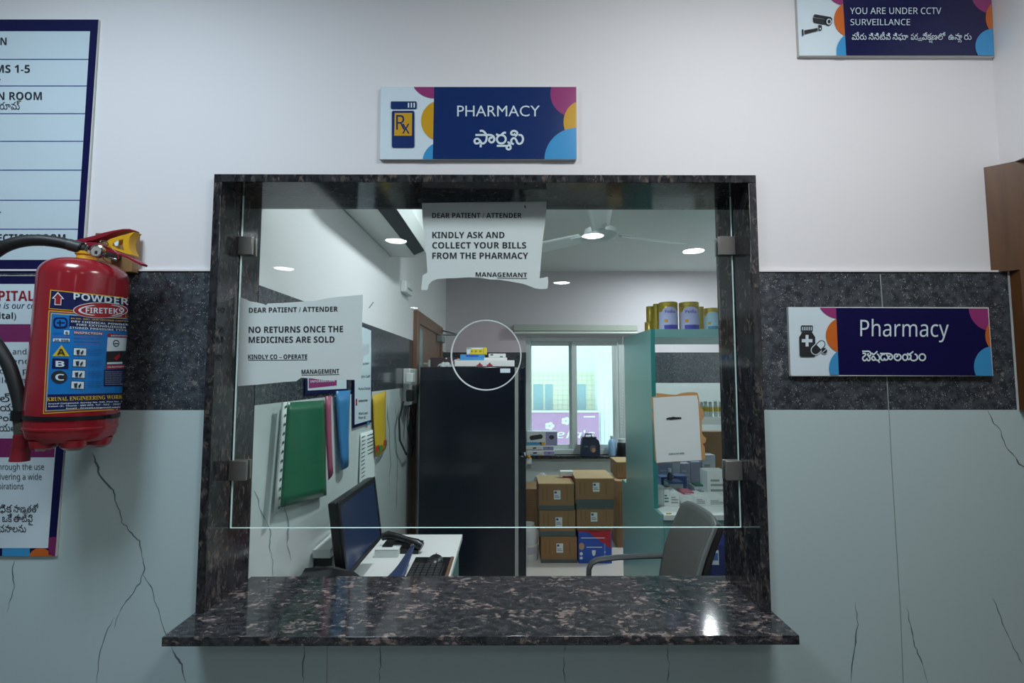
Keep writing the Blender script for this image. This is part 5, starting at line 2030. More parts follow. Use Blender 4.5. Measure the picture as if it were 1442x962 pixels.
# ------------------------------------------------------------------ roller blind over the window
BYY = PY1 - 0.09
q0, q1 = on_y(723, 457, BYY), on_y(899, 470, BYY)
t = thing('roller_blind', 'pale roller blind rolled up above the far window', 'blind', ((q0.x + q1.x) / 2, PY1 - 0.05, q1.z))
MB().box(q0.x, q1.x, BYY + 0.01, PY1 - 0.002, on_y(800, 466, BYY).z, q0.z).build('cassette', mat('blind_cream', rgb(186, 190, 180), 0.6), t, bevel=0.006)
b = MB()
zz = on_y(800, 468.5, BYY).z
b.tube([(q0.x + 0.01, BYY + 0.02, zz), (q1.x - 0.01, BYY + 0.02, zz)], 0.013, 12)
b.build('bottom_bar', M_WHITE, t)
q = on_y(876, 472, BYY)
b = MB()
for i in range(16):
    p = on_y(877 - 0.12 * i, 545 + i * 4.3, BYY + 0.04)
    b.lathe([(0.0, -0.007), (0.006, -0.004), (0.0075, 0), (0.006, 0.004), (0.0, 0.007)], p, 8)
b.tube([on_y(877, 472, BYY + 0.04), on_y(875.2, 612, BYY + 0.04)], 0.0022, 6)
b.build('pull_chain', M_WHITE, t)

# ------------------------------------------------------------------ on the window sill
SY = PY1 - 0.045
sz_ = wz0
M_TIS = mat('tissue_white', rgb(212, 216, 220), 0.45)
M_TISP = mat('tissue_purple', rgb(150, 146, 186), 0.45)
yz = sz_


def tissue(px0, px1, py0, yz0, label, Y, cols):
    t, xa, xb, z1 = slab('tissue_pack', label, 'tissue pack', px0, py0, px1, 640, Y, 0.085, yz0, M_TIS, 'tissue packs on the window sill', 'pack', 0.006)
    M = plane_y(Y)
    b = MB()
    ya, yb = py0 + 1, py0 + (z1 - yz0) * F / (Y - CAM.y) - 0.5
    xm = px0 + (px1 - px0) * 0.62
    rect(b, M, xm, ya, px1 - 0.3, yb, 0, 1)
    h = yb - ya
    fill(b, M, pill((px0 + xm) / 2, ya + h * 0.4, 5 * (h / 15), 2.6 * (h / 15), -0.15), 1, 2)
    fill(b, M, circ((xm + px1) / 2, ya + h * 0.4, 3 * h / 15, 2.4 * h / 15), 1, 2)
    rect(b, M, px0 + 0.5, yb - h * 0.22, xm - 6, yb - 0.4, 2, 2)
    rect(b, M, xm - 8, yb - h * 0.22, xm - 1, yb - 0.4, 3, 2)
    b.build('printed_design', cols, t, smooth=False)
    return z1


z_ = tissue(741, 781, 634.8, yz, 'lowest white and purple tissue pack on the window sill', SY - 0.01, [M_TISP, M_DARK, M_SKY, M_YEL])
z_ = tissue(740.5, 780, 628, z_, 'middle tissue pack with a yellow green side on the window sill', SY - 0.005, [M_TISP, M_DARK, mat('lime', rgb(150, 160, 60), 0.5), M_ORANGE])
z_ = tissue(741.5, 785, 607.5, z_, 'big topmost tissue pack of the stack on the window sill', SY, [M_TISP, M_DARK, M_SKY, M_YEL])

# navy bag
q0, q1 = on_y(819, 617, SY - 0.02), on_y(845, 642, SY - 0.02)
t = thing('lunch_bag', 'dark navy printed bag with black handle on the middle of the window sill', 'bag', ((q0.x + q1.x) / 2, SY + 0.02, sz_))
w_, h_ = q1.x - q0.x, q0.z - sz_
b = MB()
oc = [(-0.5, 0), (0.5, 0), (0.5, 0.62), (0.44, 0.86), (0.3, 0.97), (-0.36, 1.0), (-0.46, 0.95), (-0.5, 0.7)]
cx_ = (q0.x + q1.x) / 2
b.prism([(cx_ + x * w_, SY - 0.02, sz_ + z * h_) for x, z in oc], (0, 0.09, 0))
b.build('body', mat('navy_bag', rgb(34, 46, 70), 0.5, var=0.2, vscale=25), t, bevel=0.01)
b = MB()
b.prism([(cx_ + x * w_, SY - 0.022, sz_ + z * h_) for x, z in ((-0.46, 1.0), (0.34, 0.99), (0.32, 1.06), (-0.45, 1.06))], (0, 0.094, 0))
b.build('lid', M_BLACK, t)
b = MB()
b.tube([(cx_ - 0.28 * w_, SY + 0.02, sz_ + 1.05 * h_), (cx_ - 0.26 * w_, SY + 0.02, sz_ + 1.2 * h_), (cx_ + 0.06 * w_, SY + 0.02, sz_ + 1.2 * h_), (cx_ + 0.08 * w_, SY + 0.02, sz_ + 1.05 * h_)], 0.008, 8)
b.build('handle', M_BLACK, t)
b = MB()
M = plane_y(SY - 0.02)
fill(b, M, circ(835, 632, 4.5, 5.5), 0, 2)
fill(b, M, circ(836, 634, 2.6, 3.2), 1, 3)
rect(b, M, 822.5, 628, 828, 630, 2, 2)
b.build('printed_picture', [mat('print_dusk', rgb(96, 84, 96), 0.5), mat('print_skin', rgb(190, 140, 110), 0.5), mat('print_teal', rgb(80, 110, 120), 0.5)], t, smooth=False)

# pale blue bottle and dark jar
q = on_y(862.5, 640, SY)
t = thing('spray_bottle', 'pale blue plastic bottle on the right of the window sill', 'bottle', (q.x, SY + 0.02, sz_))
b = MB()
hb = on_y(862, 614, SY).z - sz_
b.lathe([(0.0, 0.0), (0.036, 0.0), (0.04, 0.012), (0.04, hb * 0.66), (0.030, hb * 0.78), (0.016, hb * 0.86), (0.016, hb * 0.92), (0, hb * 0.92)], (q.x, SY + 0.02, sz_), 24)
b.build('body', mat('pale_blue_plastic', rgb(160, 196, 232), 0.3), t)
MB().lathe([(0.019, hb * 0.9), (0.019, hb), (0, hb)], (q.x, SY + 0.02, sz_), 20).build('cap', M_WHITE, t)
q = on_y(877, 640, SY - 0.01)
t = thing('jar', 'black jar with clear lid at the right end of the window sill', 'jar', (q.x, SY, sz_))
hb = on_y(877, 618, SY).z - sz_
MB().lathe([(0.0, 0.0), (0.05, 0.0), (0.055, 0.01), (0.055, hb * 0.7), (0.045, hb * 0.8), (0.0, hb * 0.8)], (q.x, SY, sz_), 24).build('body', M_BLACK, t)
MB().lathe([(0.047, hb * 0.8), (0.047, hb), (0.0, hb)], (q.x, SY, sz_), 24).build('lid', M_ALU, t)
t = thing('dispenser', 'small orange topped dispenser by the refrigerator at the left end of the sill', 'dispenser', (on_y(744, 640, SY - 0.05).x, SY - 0.06, sz_ - 0.10))
q = on_y(744.5, 643, SY - 0.06)
b = MB()
b.lathe([(0.0, -0.018), (0.018, -0.012), (0.02, 0.004), (0.012, 0.018), (0.0, 0.02)], q, 16)
b.build('knob', mat('knob_orange', rgb(222, 160, 40), 0.4), t)
MB().box(q.x - 0.02, q.x + 0.03, q.y - 0.005, q.y + 0.008, q.z - 0.075, q.z - 0.015).build('paper_tag', M_PAPER, t)
MB().tube([(q.x, q.y + 0.005, q.z), (q.x, PY1 - 0.002, q.z)], 0.005, 8).build('arm', M_STEEL, t)

# ------------------------------------------------------------------ cartons under the window
G_CT = 'brown cartons stacked under the far window'


def carton(label, px0, px1, py0, Y, depth, zb, m=M_CARTON, flap=True, tape=None, lab=None, z1=None, group=G_CT, marks=True):
    a, c = on_y(px0, 700, Y), on_y(px1, 700, Y)
    zt = on_y((px0 + px1) / 2, py0, Y).z if z1 is None else z1
    zb += 0.0008 if zb > 0 else 0
    t = thing('carton', label, 'carton', ((a.x + c.x) / 2, Y + depth / 2, zb), group)
    MB().box(a.x, c.x, Y, Y + depth, zb, zt).build('box', m, t, bevel=0.003)
    if flap:
        b = MB()
        ym = Y + depth / 2
        b.boxr(((a.x + c.x) / 2, Y + depth * 0.26, zt + 0.004), (c.x - a.x + 0.004, depth * 0.5, 0.004), Matrix.Rotation(0.03, 3, 'X'))
        b.build('flap', M_CARTONTOP, t)
        b = MB()
        b.boxr(((a.x + c.x) / 2, Y + depth * 0.75, zt + 0.004), (c.x - a.x + 0.004, depth * 0.49, 0.004), Matrix.Rotation(-0.03, 3, 'X'))
        b.build('flap', M_CARTONTOP, t)
    h = zt - zb
    if tape:
        b = MB()
        b.box(a.x - 0.001, c.x + 0.001, Y - 0.001, Y + depth + 0.001, zb + h * tape[0], zb + h * tape[1])
        b.build('tape', M_TAPE, t, smooth=False)
    b = MB()
    if lab:
        x = a.x + (c.x - a.x) * lab[0]
        z = zb + h * lab[1]
        b.box(x - 0.027, x + 0.027, Y - 0.0022, Y - 0.001, z - 0.036, z + 0.036)
        b.build('shipping_label', M_PAPER, t, smooth=False)
        b = MB()
        b.box(x - 0.022, x - 0.004, Y - 0.0026, Y - 0.0022, z + 0.012, z + 0.028)
        b.box(x - 0.022, x + 0.02, Y - 0.0026, Y - 0.0022, z - 0.02, z - 0.016)
        b.box(x - 0.022, x + 0.012, Y - 0.0026, Y - 0.0022, z - 0.008, z - 0.004)
        b.build('label_print', M_BLUELINE, t, smooth=False)
        b = MB()
    if marks:
        for u in (0.12, 0.24, 0.8):
            x = a.x + (c.x - a.x) * u
            b.box(x - 0.006, x + 0.006, Y - 0.0012, Y - 0.0004, zb + h * 0.35, zb + h * 0.85)
        b.build('side_print', mat('carton_print', rgb(140, 104, 68), 0.8), t, smooth=False)
    return t, a.x, c.x, zt


BY1 = on_z(786, 793, 0).y
zA = on_y(785, 756.5, BY1).z
zB = on_y(785, 718.5, BY1).z
zC = on_y(785, 682, BY1).z
carton('lowest brown carton of the left stack under the window', 761.5, 812, 0, BY1, 0.34, 0.0, tape=(0.0, 0.13), lab=(0.52, 0.58), z1=zA, flap=False)
carton('middle brown carton of the left stack under the window', 759.5, 810, 0, BY1 + 0.01, 0.34, zA, tape=(0.0, 0.2), lab=(0.54, 0.55), z1=zB, flap=False)
carton('topmost brown carton of the left stack, pale flaps under the window', 758.6, 808.6, 0, BY1 + 0.005, 0.34, zB, tape=(0.0, 0.17), lab=(0.52, 0.58), z1=zC)
zD = on_y(837, 748, BY1).z
zE = on_y(837, 709.5, BY1).z
zF = on_y(837, 674.5, BY1).z
t, xa, xb, _ = carton('blue and red printed box at the bottom of the right stack', 814, 860.5, 0, BY1 - 0.01, 0.34, 0.0, m=mat('box_blue', rgb(42, 84, 180), 0.45), z1=zD, flap=False, group=None, marks=False)
b = MB()
M = plane_y(BY1 - 0.01)
fill(b, M, [(826, 748.3), (860.2, 748.3), (860.2, 773)], 0, 2)
rect(b, M, 814.2, 747.6, 860.3, 749.2, 0, 2)
fill(b, M, circ(819, 769.5, 3.8, 5), 1, 3)
fill(b, M, circ(818.5, 780, 2.2, 2.4), 2, 3)
fill(b, M, circ(818.5, 786, 2.2, 2), 2, 3)
fill(b, M, [(833.5, 775), (839, 775), (838.4, 781), (836.2, 783.5), (834, 781)], 2, 3)
for x0, x1, y in ((818.5, 851.5, 757.2), (826, 848, 770.2), (851, 853, 777)):
    rect(b, M, x0, y, x1, y + 1.1, 2, 4)
rect(b, M, 850.5, 766, 852.5, 786, 3, 3)
b.build('printed_face', [mat('box_red', rgb(176, 40, 52), 0.45), mat('print_tan', rgb(190, 150, 120), 0.5), M_SWHITE, mat('box_blue_pale', rgb(90, 130, 206), 0.5)], t, smooth=False)
carton('middle brown carton of the right stack under the window', 812, 863.5, 0, BY1 + 0.01, 0.34, zD, tape=(0.78, 1.0), lab=(0.47, 0.5), z1=zE, flap=False)
carton('topmost brown carton of the right stack, pale flaps under the window', 810.5, 864.5, 0, BY1 + 0.005, 0.36, zE, tape=(0.0, 0.17), lab=(0.54, 0.66), z1=zF)
# further cartons
BY2 = BY1 + 0.40
t_, xa, xb, zt_ = carton('lower plain carton half hidden behind the refrigerator and the left stack', 735, 757.5, 706, BY2, 0.3, 0.0, flap=False, group=None)
carton('upper plain carton half hidden beside the left stack of cartons', 735, 757.5, 688.5, BY2, 0.3, zt_, flap=False, group=None)
t_, xa, xb, zt_ = carton('tall plain carton behind the right stack, half hidden by the teal cabinet', 867.5, 900, 678, BY2 - 0.05, 0.3, 0.0, group=None)
carton('plain carton on top of the tall carton, just below the window sill', 869, 900, 651.5, BY2 + 0.02, 0.28, zt_ + 0.012, group=None)
# little packet on the left stack, plastic bag behind, drum on the floor
t, xa, xb, zz = slab('medicine_box', 'small white and red packet lying on the left carton stack', 'box', 789, 664, 807, 672, BY1 + 0.20, 0.06, zC + 0.012, M_WHITE)
b = MB()
rect(b, plane_y(BY1 + 0.20), 792, 670.5, 806.5, 672.5, 0, 1)
b.build('red_stripe', M_LRED, t, smooth=False)
t = thing('plastic_bag', 'clear crumpled plastic bag behind the left carton stack', 'bag', (on_y(764, 690, BY2).x, BY2 + 0.1, zt_))
c2 = on_y(765, 676, BY2 + 0.06)
c2 = Vector((on_y(764, 676, PY1 - 0.2).x, PY1 - 0.16, 0))
t.location = (c2.x, c2.y, 0)
b = MB()


def fbag2(u, v):
    a = 2 * PI * u
    r = 1 + 0.4 * noise.noise(Vector((math.cos(a) * 2, math.sin(a) * 2, v * 5)))
    rr = 0.13 * r * (1 - 0.45 * v) * (1 if v < 0.98 else 0.1)
    return Vector((c2.x + rr * math.cos(a), c2.y + 0.6 * rr * math.sin(a), 0.52 * v))


b.surf(fbag2, 28, 12)
b.build('bag', MATS['white_film'], t)
c3 = on_z(750, 792, 0)
t = thing('plastic_drum', 'white plastic drum on the floor beside the refrigerator', 'drum', (c3.x, c3.y + 0.07, 0))
hb = on_y(750, 741, c3.y).z
b = MB()
b.lathe([(0, 0), (0.075, 0), (0.08, 0.01), (0.08, hb * 0.42), (0.076, hb * 0.45), (0.08, hb * 0.48), (0.08, hb * 0.8), (0.06, hb * 0.9), (0.045, hb * 0.93), (0, hb * 0.93)], (c3.x - 0.03, c3.y + 0.085, 0), 32)
b.build('body', M_WHITE, t)
MB().lathe([(0.05, hb * 0.92), (0.05, hb), (0, hb)], (c3.x - 0.03, c3.y + 0.085, 0), 28).build('cap', M_WHITE, t)
b = MB()
b.lathe([(0.0805, hb * 0.2), (0.0805, hb * 0.4)], (c3.x - 0.03, c3.y + 0.085, 0), 12, a0=-PI * 0.55, a1=-PI * 0.25)
b.build('printed_label', mat('drum_label', rgb(190, 190, 200), 0.5), t)

# ------------------------------------------------------------------ teal shelving unit with counter
SX = on_y(920.5, 712, 1.67).x
SY0, SY1 = 1.67, 2.45
CZ = 0.75
ST = on_y(960, 463.5, SY0).z
SXR = 2.45
t = thing('shelf_unit', 'teal laminate shelving with a white counter on the right of the pharmacy', 'shelf', ((SX + SXR) / 2, (SY0 + SY1) / 2, 0))
SYB = 2.32
MB().box(SX, SX + 0.025, SY0 + 0.001, SYB, CZ, ST - 0.002).build('side_panel', M_TEAL, t)
MB().box(SX + 0.002, SX + 0.0255, SY0 - 0.001, SY0 + 0.001, CZ, ST).build('edge_band', M_TEALED, t)
SYF = 1.54
MB().box(SX, SX + 0.018, SYF + 0.012, SY1, 0, CZ).build('side_panel', M_TEAL, t)
MB().box(SX + 0.0002, SXR, SY0, SYB, ST - 0.048, ST).build('top_board', M_TEAL, t, bevel=0.001)
MB().box(SX + 0.0185, SXR, SYF, SY1, CZ - 0.03, CZ).build('countertop', M_WHITE, t, bevel=0.003)
for x in (SX + 0.0186, SX + 0.4186, SX + 0.8186):
    d_ = MB().box(x, x + 0.39, SYF + 0.015, SYF + 0.035, 0.08, CZ - 0.035).build('cabinet_door', M_TEAL, t, bevel=0.002)
    MB().box(x + 0.33, x + 0.345, SYF, SYF + 0.015, 0.5, 0.62).build('handle', M_STEEL, d_, bevel=0.003)
    if x < SX + 0.1:
        q0, q1 = on_y(938, 722.5, SYF + 0.014), on_y(946, 731, SYF + 0.014)
        MB().box(q0.x, q1.x, SYF + 0.0142, SYF + 0.015, q1.z, q0.z).build('yellow_sticker', M_YEL, d_)
SHZ = on_y(1000, 588, 2.0).z
MB().box(SX + 0.025, SXR, 2.0, SYB, SHZ - 0.045, SHZ).build('shelf_board', M_WHITE, t, bevel=0.001)
MB().box(SXR - 0.025, SXR, SY0 + 0.001, SYB, CZ, ST - 0.05).build('side_panel', M_TEAL, t)

# milk powder tins on the top board
M_TINGOLD = mat('tin_gold', rgb(190, 166, 66), 0.3, 0.5)
M_TINLAV = mat('tin_lavender', rgb(186, 190, 232), 0.35)
M_TINP = mat('tin_purple', rgb(76, 70, 170), 0.4)
M_TINBL = mat('tin_pale_blue', rgb(168, 206, 226), 0.35)


def tin(px0, px1, py0, Y, label, kind, zb=None):
    a, c = on_y(px0, 440, Y), on_y(px1, 440, Y)
    r = (c.x - a.x) / 2 * 0.985
    cx_ = (a.x + c.x) / 2
    zb = (ST if zb is None else zb) + 0.0006
    h = on_y((px0 + px1) / 2, py0, Y - r * 0.5).z - zb
    t = thing('milk_powder_tin', label, 'tin', (cx_, Y, zb), 'tins on the top board of the teal shelf')
    b = MB()
    b.lathe([(0, 0), (r * 0.98, 0), (r, 0.004), (r, h * 0.84), (r * 0.96, h * 0.86)], (cx_, Y, zb), 32)
    b.build('can', M_TINGOLD, t)
    MB().lathe([(r * 0.97, h * 0.85), (r * 1.0, h * 0.86), (r * 1.0, h * 0.985), (r * 0.95, h), (0, h)], (cx_, Y, zb), 32).build('lid', M_TINGOLD, t)
    if kind is None:
        return t, zb + h
    fa = math.atan2(CAM.y - Y, -cx_)
    m, acc, word = kind
    b = MB()
    rr = r + 0.0006
    b.lathe([(rr, h * 0.02), (rr, h * 0.66)], (cx_, Y, zb), 24, 0, a0=fa - 1.35, a1=fa + 1.35)
    for i in range(9):                            # arched top of the label
        a_ = fa - 0.2 + 0.1 * i
    vs, fs = [], []
    n = 18
    for i in range(n + 1):
        u = -1 + 2 * i / n
        a_ = fa + 0.18 + u * 0.85
        vs.append(Vector((cx_ + rr * math.cos(a_), Y + rr * math.sin(a_), zb + h * 0.66)))
        vs.append(Vector((cx_ + rr * math.cos(a_), Y + rr * math.sin(a_), zb + h * (0.66 + 0.16 * math.sqrt(max(0, 1 - u * u))))))
    for i in range(n):
        fs.append((2 * i, 2 * i + 2, 2 * i + 3, 2 * i + 1))
    b.add(vs, fs, 0)
    r2 = rr + 0.0004
    b.lathe([(r2, h * 0.03), (r2, h * 0.19)], (cx_, Y, zb), 20, 1, a0=fa - 0.45, a1=fa + 1.2)
    b.lathe([(r2, h * 0.27), (r2, h * 0.38)], (cx_, Y, zb), 8, 2, a0=fa - 0.4, a1=fa - 0.05)

    def MT(px, py, L=1):
        a_ = fa + 0.2 + px / r2
        return Vector((cx_ + (r2 + 0.0003) * math.cos(a_), Y + (r2 + 0.0003) * math.sin(a_), zb - py))
    if word:
        write(b, MT, word, -r * 0.55, r * 0.55, -h * 0.60, h * 0.10, 'bold', mi=1)
    b.build('label', [m, acc, M_GOLD], t)
    return t, zb + h


tin(928, 954, 425.5, 1.80, 'left lavender labelled gold lidded tin on the shelf top', (M_TINLAV, M_TINP, 'Pedia'))
tin(956.5, 984, 425.5, 1.80, 'middle lavender labelled gold lidded tin, beside the pale blue one', (M_TINLAV, mat('tin_violet', rgb(60, 62, 176), 0.4), 'Pedia'))
tin(991, 1012, 434, 1.80, 'smaller pale blue labelled gold tin at the right on the shelf top', (M_TINBL, mat('tin_blue', rgb(70, 140, 170), 0.4), None))
t_, zt_ = tin(907.5, 921.5, 453.5, 2.22, 'lower plain gold tin at the far left end of the shelf top', None)
t_, zt2 = tin(910, 922, 431.5, 2.22, 'upper plain gold tin stacked at the far left end of the shelf top', None, zt_)
tin(920, 929, 428, 2.05, 'gold tin standing behind the left lavender labelled tin', None)
tin(983, 991, 432, 2.0, 'dark shaded gold tin behind the middle of the tin row', None)

# vials with yellow caps on the shelf board
for i, px in enumerate((988.5, 994, 1000.5, 1008, 1015)):
    q = on_y(px, 588, 2.08)
    t = thing('medicine_vial', 'small glass vial with yellow label on the white shelf board behind the payment card', 'vial', (q.x, 2.08, SHZ), 'yellow labelled vials')
    h = on_y(px, 566 - (i % 2), 2.08).z - SHZ
    MB().lathe([(0, 0), (0.014, 0), (0.014, h * 0.68), (0.009, h * 0.8), (0.009, h * 0.84), (0, h * 0.84)], (q.x, 2.08, SHZ), 16).build('bottle', M_PAPER, t)
    MB().lathe([(0.0143, h * 0.34), (0.0143, h * 0.62)], (q.x, 2.08, SHZ), 16).build('label', M_LYEL, t)
    MB().lathe([(0.0105, h * 0.82), (0.0105, h), (0, h)], (q.x, 2.08, SHZ), 16).build('cap', M_ALU, t)

# boxes on the counter, front row to back
G_MB = 'medicine boxes on the white counter'
M_BXW = mat('box_white', rgb(226, 230, 230), 0.45, var=0.02)
M_BXG = mat('box_grey_white', rgb(190, 198, 206), 0.45, var=0.05)
M_BXB = mat('box_blue_mid', rgb(70, 104, 166), 0.45)
M_BXP = mat('box_pink', rgb(186, 84, 108), 0.45)
M_BXL = mat('box_lilac', rgb(160, 164, 186), 0.45, var=0.05)
M_BXGR = mat('box_green', rgb(40, 116, 96), 0.45)
M_BXT = mat('box_tan', rgb(176, 160, 130), 0.5)


def mbox(px0, px1, py0, Y, d, m, label, zb=CZ, pr=None):
    t, xa, xb, z1 = slab('medicine_box', label, 'medicine box', px0, py0, px1, py0 + 5, Y, d, zb, m, G_MB, 'box', 0.0015)
    if pr:
        b = MB()
        h = z1 - zb
        for z in (0.25, 0.45, 0.62):
            b.box(xa + (xb - xa) * 0.15, xa + (xb - xa) * (0.85 if z < 0.6 else 0.6), Y - 0.0008, Y - 0.0002, zb + h * z, zb + h * (z + 0.08))
        b.build('printed_lines', pr, t, smooth=False)
    return z1


pg = M_GREYST
mbox(926.5, 934, 690.5, 1.72, 0.16, M_BXW, 'first narrow white box at the front left of the counter, by the teal panel', pr=None)
mbox(934.4, 942.5, 690.5, 1.72, 0.16, M_BXW, 'second narrow white box from the teal panel on the counter', pr=M_BXGR)
mbox(943, 956.5, 694, 1.71, 0.14, M_BXW, 'white box with grey print at the front of the counter, above the chair', pr=pg)
mbox(957, 978, 697, 1.78, 0.12, M_BXW, 'white box under the pink topped box on the counter', pr=None)
z_ = on_y(967, 697, 1.78).z
mbox(962, 977.5, 693.5, 1.785, 0.11, M_BXP, 'pink box lying on the counter boxes above the chair', zb=z_, pr=M_BXW)
mbox(978.5, 995.5, 699, 1.72, 0.14, M_BXW, 'flat white box at the front right of the counter beside the glass clamp', pr=pg)
mbox(996.5, 1022, 701, 1.71, 0.14, M_BXW, 'wide white box at the far right front of the counter', pr=pg)
mbox(996, 1024, 664, 1.90, 0.12, M_BXW, 'tall white box standing at the right of the counter', pr=pg)
mbox(928, 944, 688, 1.98, 0.10, M_BXT, 'tan packet behind the narrow white boxes on the counter', pr=None)
mbox(943, 962, 682, 1.97, 0.12, M_BXG, 'grey white box behind the front row on the counter', pr=None)
z_ = on_y(952, 682, 1.97).z
mbox(942, 962, 679, 1.98, 0.10, M_BXB, 'thin blue box lying flat behind the front row', zb=z_)
mbox(978, 994, 686, 1.96, 0.12, M_BXG, 'grey white box with green strip in the middle of the counter', pr=M_BXGR)
z_ = on_y(985, 686, 1.96).z
mbox(980, 995, 683, 1.97, 0.08, M_BXGR, 'thin green pack lying in the middle of the counter', zb=z_)
mbox(931, 950, 672, 2.10, 0.08, M_BXB, 'left mid blue box at the back of the counter')
mbox(951.5, 967, 671, 2.09, 0.08, M_BXB, 'right mid blue box at the back of the counter')
mbox(926, 946, 652, 2.24, 0.10, M_BXL, 'first lilac grey box of the back row from the teal panel', pr=M_BXG)
mbox(946.5, 958, 650, 2.24, 0.10, M_BXG, 'second pale box of the back row from the teal panel', pr=None)
mbox(958.5, 972, 653, 2.24, 0.10, M_BXL, 'third lilac grey box of the back row from the teal panel', pr=M_BXG)
mbox(972.5, 988, 650.5, 2.24, 0.10, M_BXL, 'fourth lilac grey box of the back row, left of the grey box', pr=None)
mbox(988.5, 1007, 641, 2.23, 0.12, M_BXG, 'tall grey white box below the brown carton at the back', pr=pg)
q = on_y(946.5, 673, 2.0)
t = thing('medicine_bottle', 'dark little medicine bottle among the counter boxes', 'bottle', (q.x, 2.16 - 0.115, CZ))
h = on_y(946.5, 660, 2.045).z - CZ
CZb = CZ + 0.0006
MB().lathe([(0, 0), (0.018, 0), (0.018, h * 0.72), (0.009, h * 0.82), (0.009, h * 0.86), (0, h * 0.86)], (q.x, 2.045, CZb), 18).build('bottle', mat('dark_bottle', rgb(62, 70, 84), 0.25), t)
MB().lathe([(0.0115, h * 0.85), (0.0115, h), (0, h)], (q.x, 2.045, CZb), 18).build('cap', M_WHITE, t)
carton('brown carton at the back of the counter behind the payment card', 985, 1040, 608, 2.37, 0.07, CZ, flap=False, group=None, marks=False)

# ------------------------------------------------------------------ office chair
cs = Vector((0.46, 1.06, 0.0))
t = thing('office_chair', 'grey office chair with curved armrests facing left in front of the counter', 'chair', (0.52, 1.06, 0))
tl, tr = on_y(960, 703, 1.24), on_y(1011, 735, 0.895)
bl_, br_ = on_y(917, 815, 1.235), on_y(967, 830, 0.90)
tr = Vector((tl.x + 0.02, 0.885, tl.z))
bl_ = Vector((0.703, 1.24, 0.47))
br_ = Vector((0.715, 0.885, 0.47))


def fback(u, v):
    """backrest front: u from far to near edge, v from top to bottom"""
    p = tl.lerp(tr, u).lerp(bl_.lerp(br_, u), v)
    bulge = -0.020 * math.sin(PI * min(1, v * 1.05)) + 0.012 * math.sin(PI * u)
    rnd = 0.02 * (abs(2 * u - 1) ** 6) * (1 - v) ** 3
    nar = 1 - 0.10 * (1 - v) ** 2
    ym = (tl.y + tr.y) / 2
    p.y = ym + (p.y - ym) * nar
    return p + Vector((bulge, 0, -rnd))


M_CHG = mat('chair_grey', rgb(88, 90, 87), 0.55, var=0.08, vscale=20)
b = MB()
b.surf(fback, 18, 22)
o = b.build('backrest', M_CHG, t)
md = o.modifiers.new('thickness', 'SOLIDIFY')
md.thickness = 0.018
md.offset = 0
b = MB()
b.surf(lambda u, v: fback(0.03 + 0.94 * u, 0.03 + 0.95 * v) + Vector((0.032, 0, -0.01)), 14, 18)
o = b.build('back_shell', M_BLACK, t)
md = o.modifiers.new('thickness', 'SOLIDIFY')
md.thickness = 0.03
md.offset = 0
b = MB()
edge = [fback(0, 1 - i / 12) for i in range(13)] + [fback(i / 10, 0) for i in range(1, 11)] + [fback(1, i / 12) for i in range(1, 13)]
b.tube([p + Vector((0.004, 0, 0)) for p in edge], 0.010, 10)
b.build('rim', mat('chair_rim', rgb(112, 115, 114), 0.4), t)
b = MB()


def fseat(u, v):
    return Vector((0.24 + 0.46 * u, 0.83 + 0.46 * v, 0.45 + 0.02 * math.sin(PI * v) - 0.03 * (1 - u) ** 4))


b.surf(fseat, 12, 12)
o = b.build('seat', mat('chair_seat', rgb(70, 72, 72), 0.7, var=0.08), t)
md = o.modifiers.new('thickness', 'SOLIDIFY')
md.thickness = 0.06
md.offset = -1
M_ARM = mat('armrest_grey', rgb(74, 78, 78), 0.45)
af = [on_y(px, py, 1.25) for px, py in ((926, 783), (900, 783.5), (870, 785), (852, 787), (840, 789), (833, 793), (829.5, 801), (829, 812), (832, 825))]
for dy_ in (0.0, -0.40):
    b = MB()
    pts = [p + Vector((0, dy_, 0)) for p in af]
    pts += [Vector((pts[-1].x + 0.03, pts[-1].y, 0.47)), Vector((pts[-1].x + 0.08, pts[-1].y + (-0.03 if dy_ == 0 else 0.03), 0.435))]
    pts[0] = Vector((0.748, pts[0].y, pts[0].z + 0.002))
    vs, fs = [], []
    n = len(pts)
    for i, p in enumerate(pts):
        d = (pts[min(n - 1, i + 1)] - pts[max(0, i - 1)]).normalized()
        up = Vector((-d.z, 0, d.x))
        for k_ in range(10):
            a = 2 * PI * k_ / 10
            vs.append(p + Vector((0, 0.022 * math.cos(a), 0)) + up * 0.012 * math.sin(a))
    for i in range(n - 1):
        for k_ in range(10):
            k2 = (k_ + 1) % 10
            fs.append((i * 10 + k_, i * 10 + k2, (i + 1) * 10 + k2, (i + 1) * 10 + k_))
    b.add(vs, fs)
    b.build('armrest', M_ARM, t)
b = MB()
b.tube([(0.47, 1.06, 0.10), (0.47, 1.06, 0.40)], 0.028, 16)
b.box(0.36, 0.60, 0.98, 1.14, 0.385, 0.405)
b.box(0.60, 0.775, 1.03, 1.09, 0.385, 0.41)
b.box(0.755, 0.785, 1.03, 1.09, 0.385, 0.62)
b.build('column', M_BLACK, t)
for i in range(5):
    a = 2 * PI * i / 5 + 0.2
    b = MB()
    e = Vector((0.47 + 0.26 * math.cos(a), 1.06 + 0.26 * math.sin(a), 0.075))
    b.tube([(0.47, 1.06, 0.11), e], [0.024, 0.014], 10)
    lg = b.build('base_leg', M_BLACK, t)
    b = MB()
    b.lathe([(0, -0.018), (0.02, -0.018), (0.028, -0.012), (0.028, 0.012), (0.02, 0.018), (0, 0.018)], e + Vector((0, 0, -0.047)), 18, R=Matrix.Rotation(PI / 2, 3, 'X') )
    b.build('castor', M_BLACK, lg)

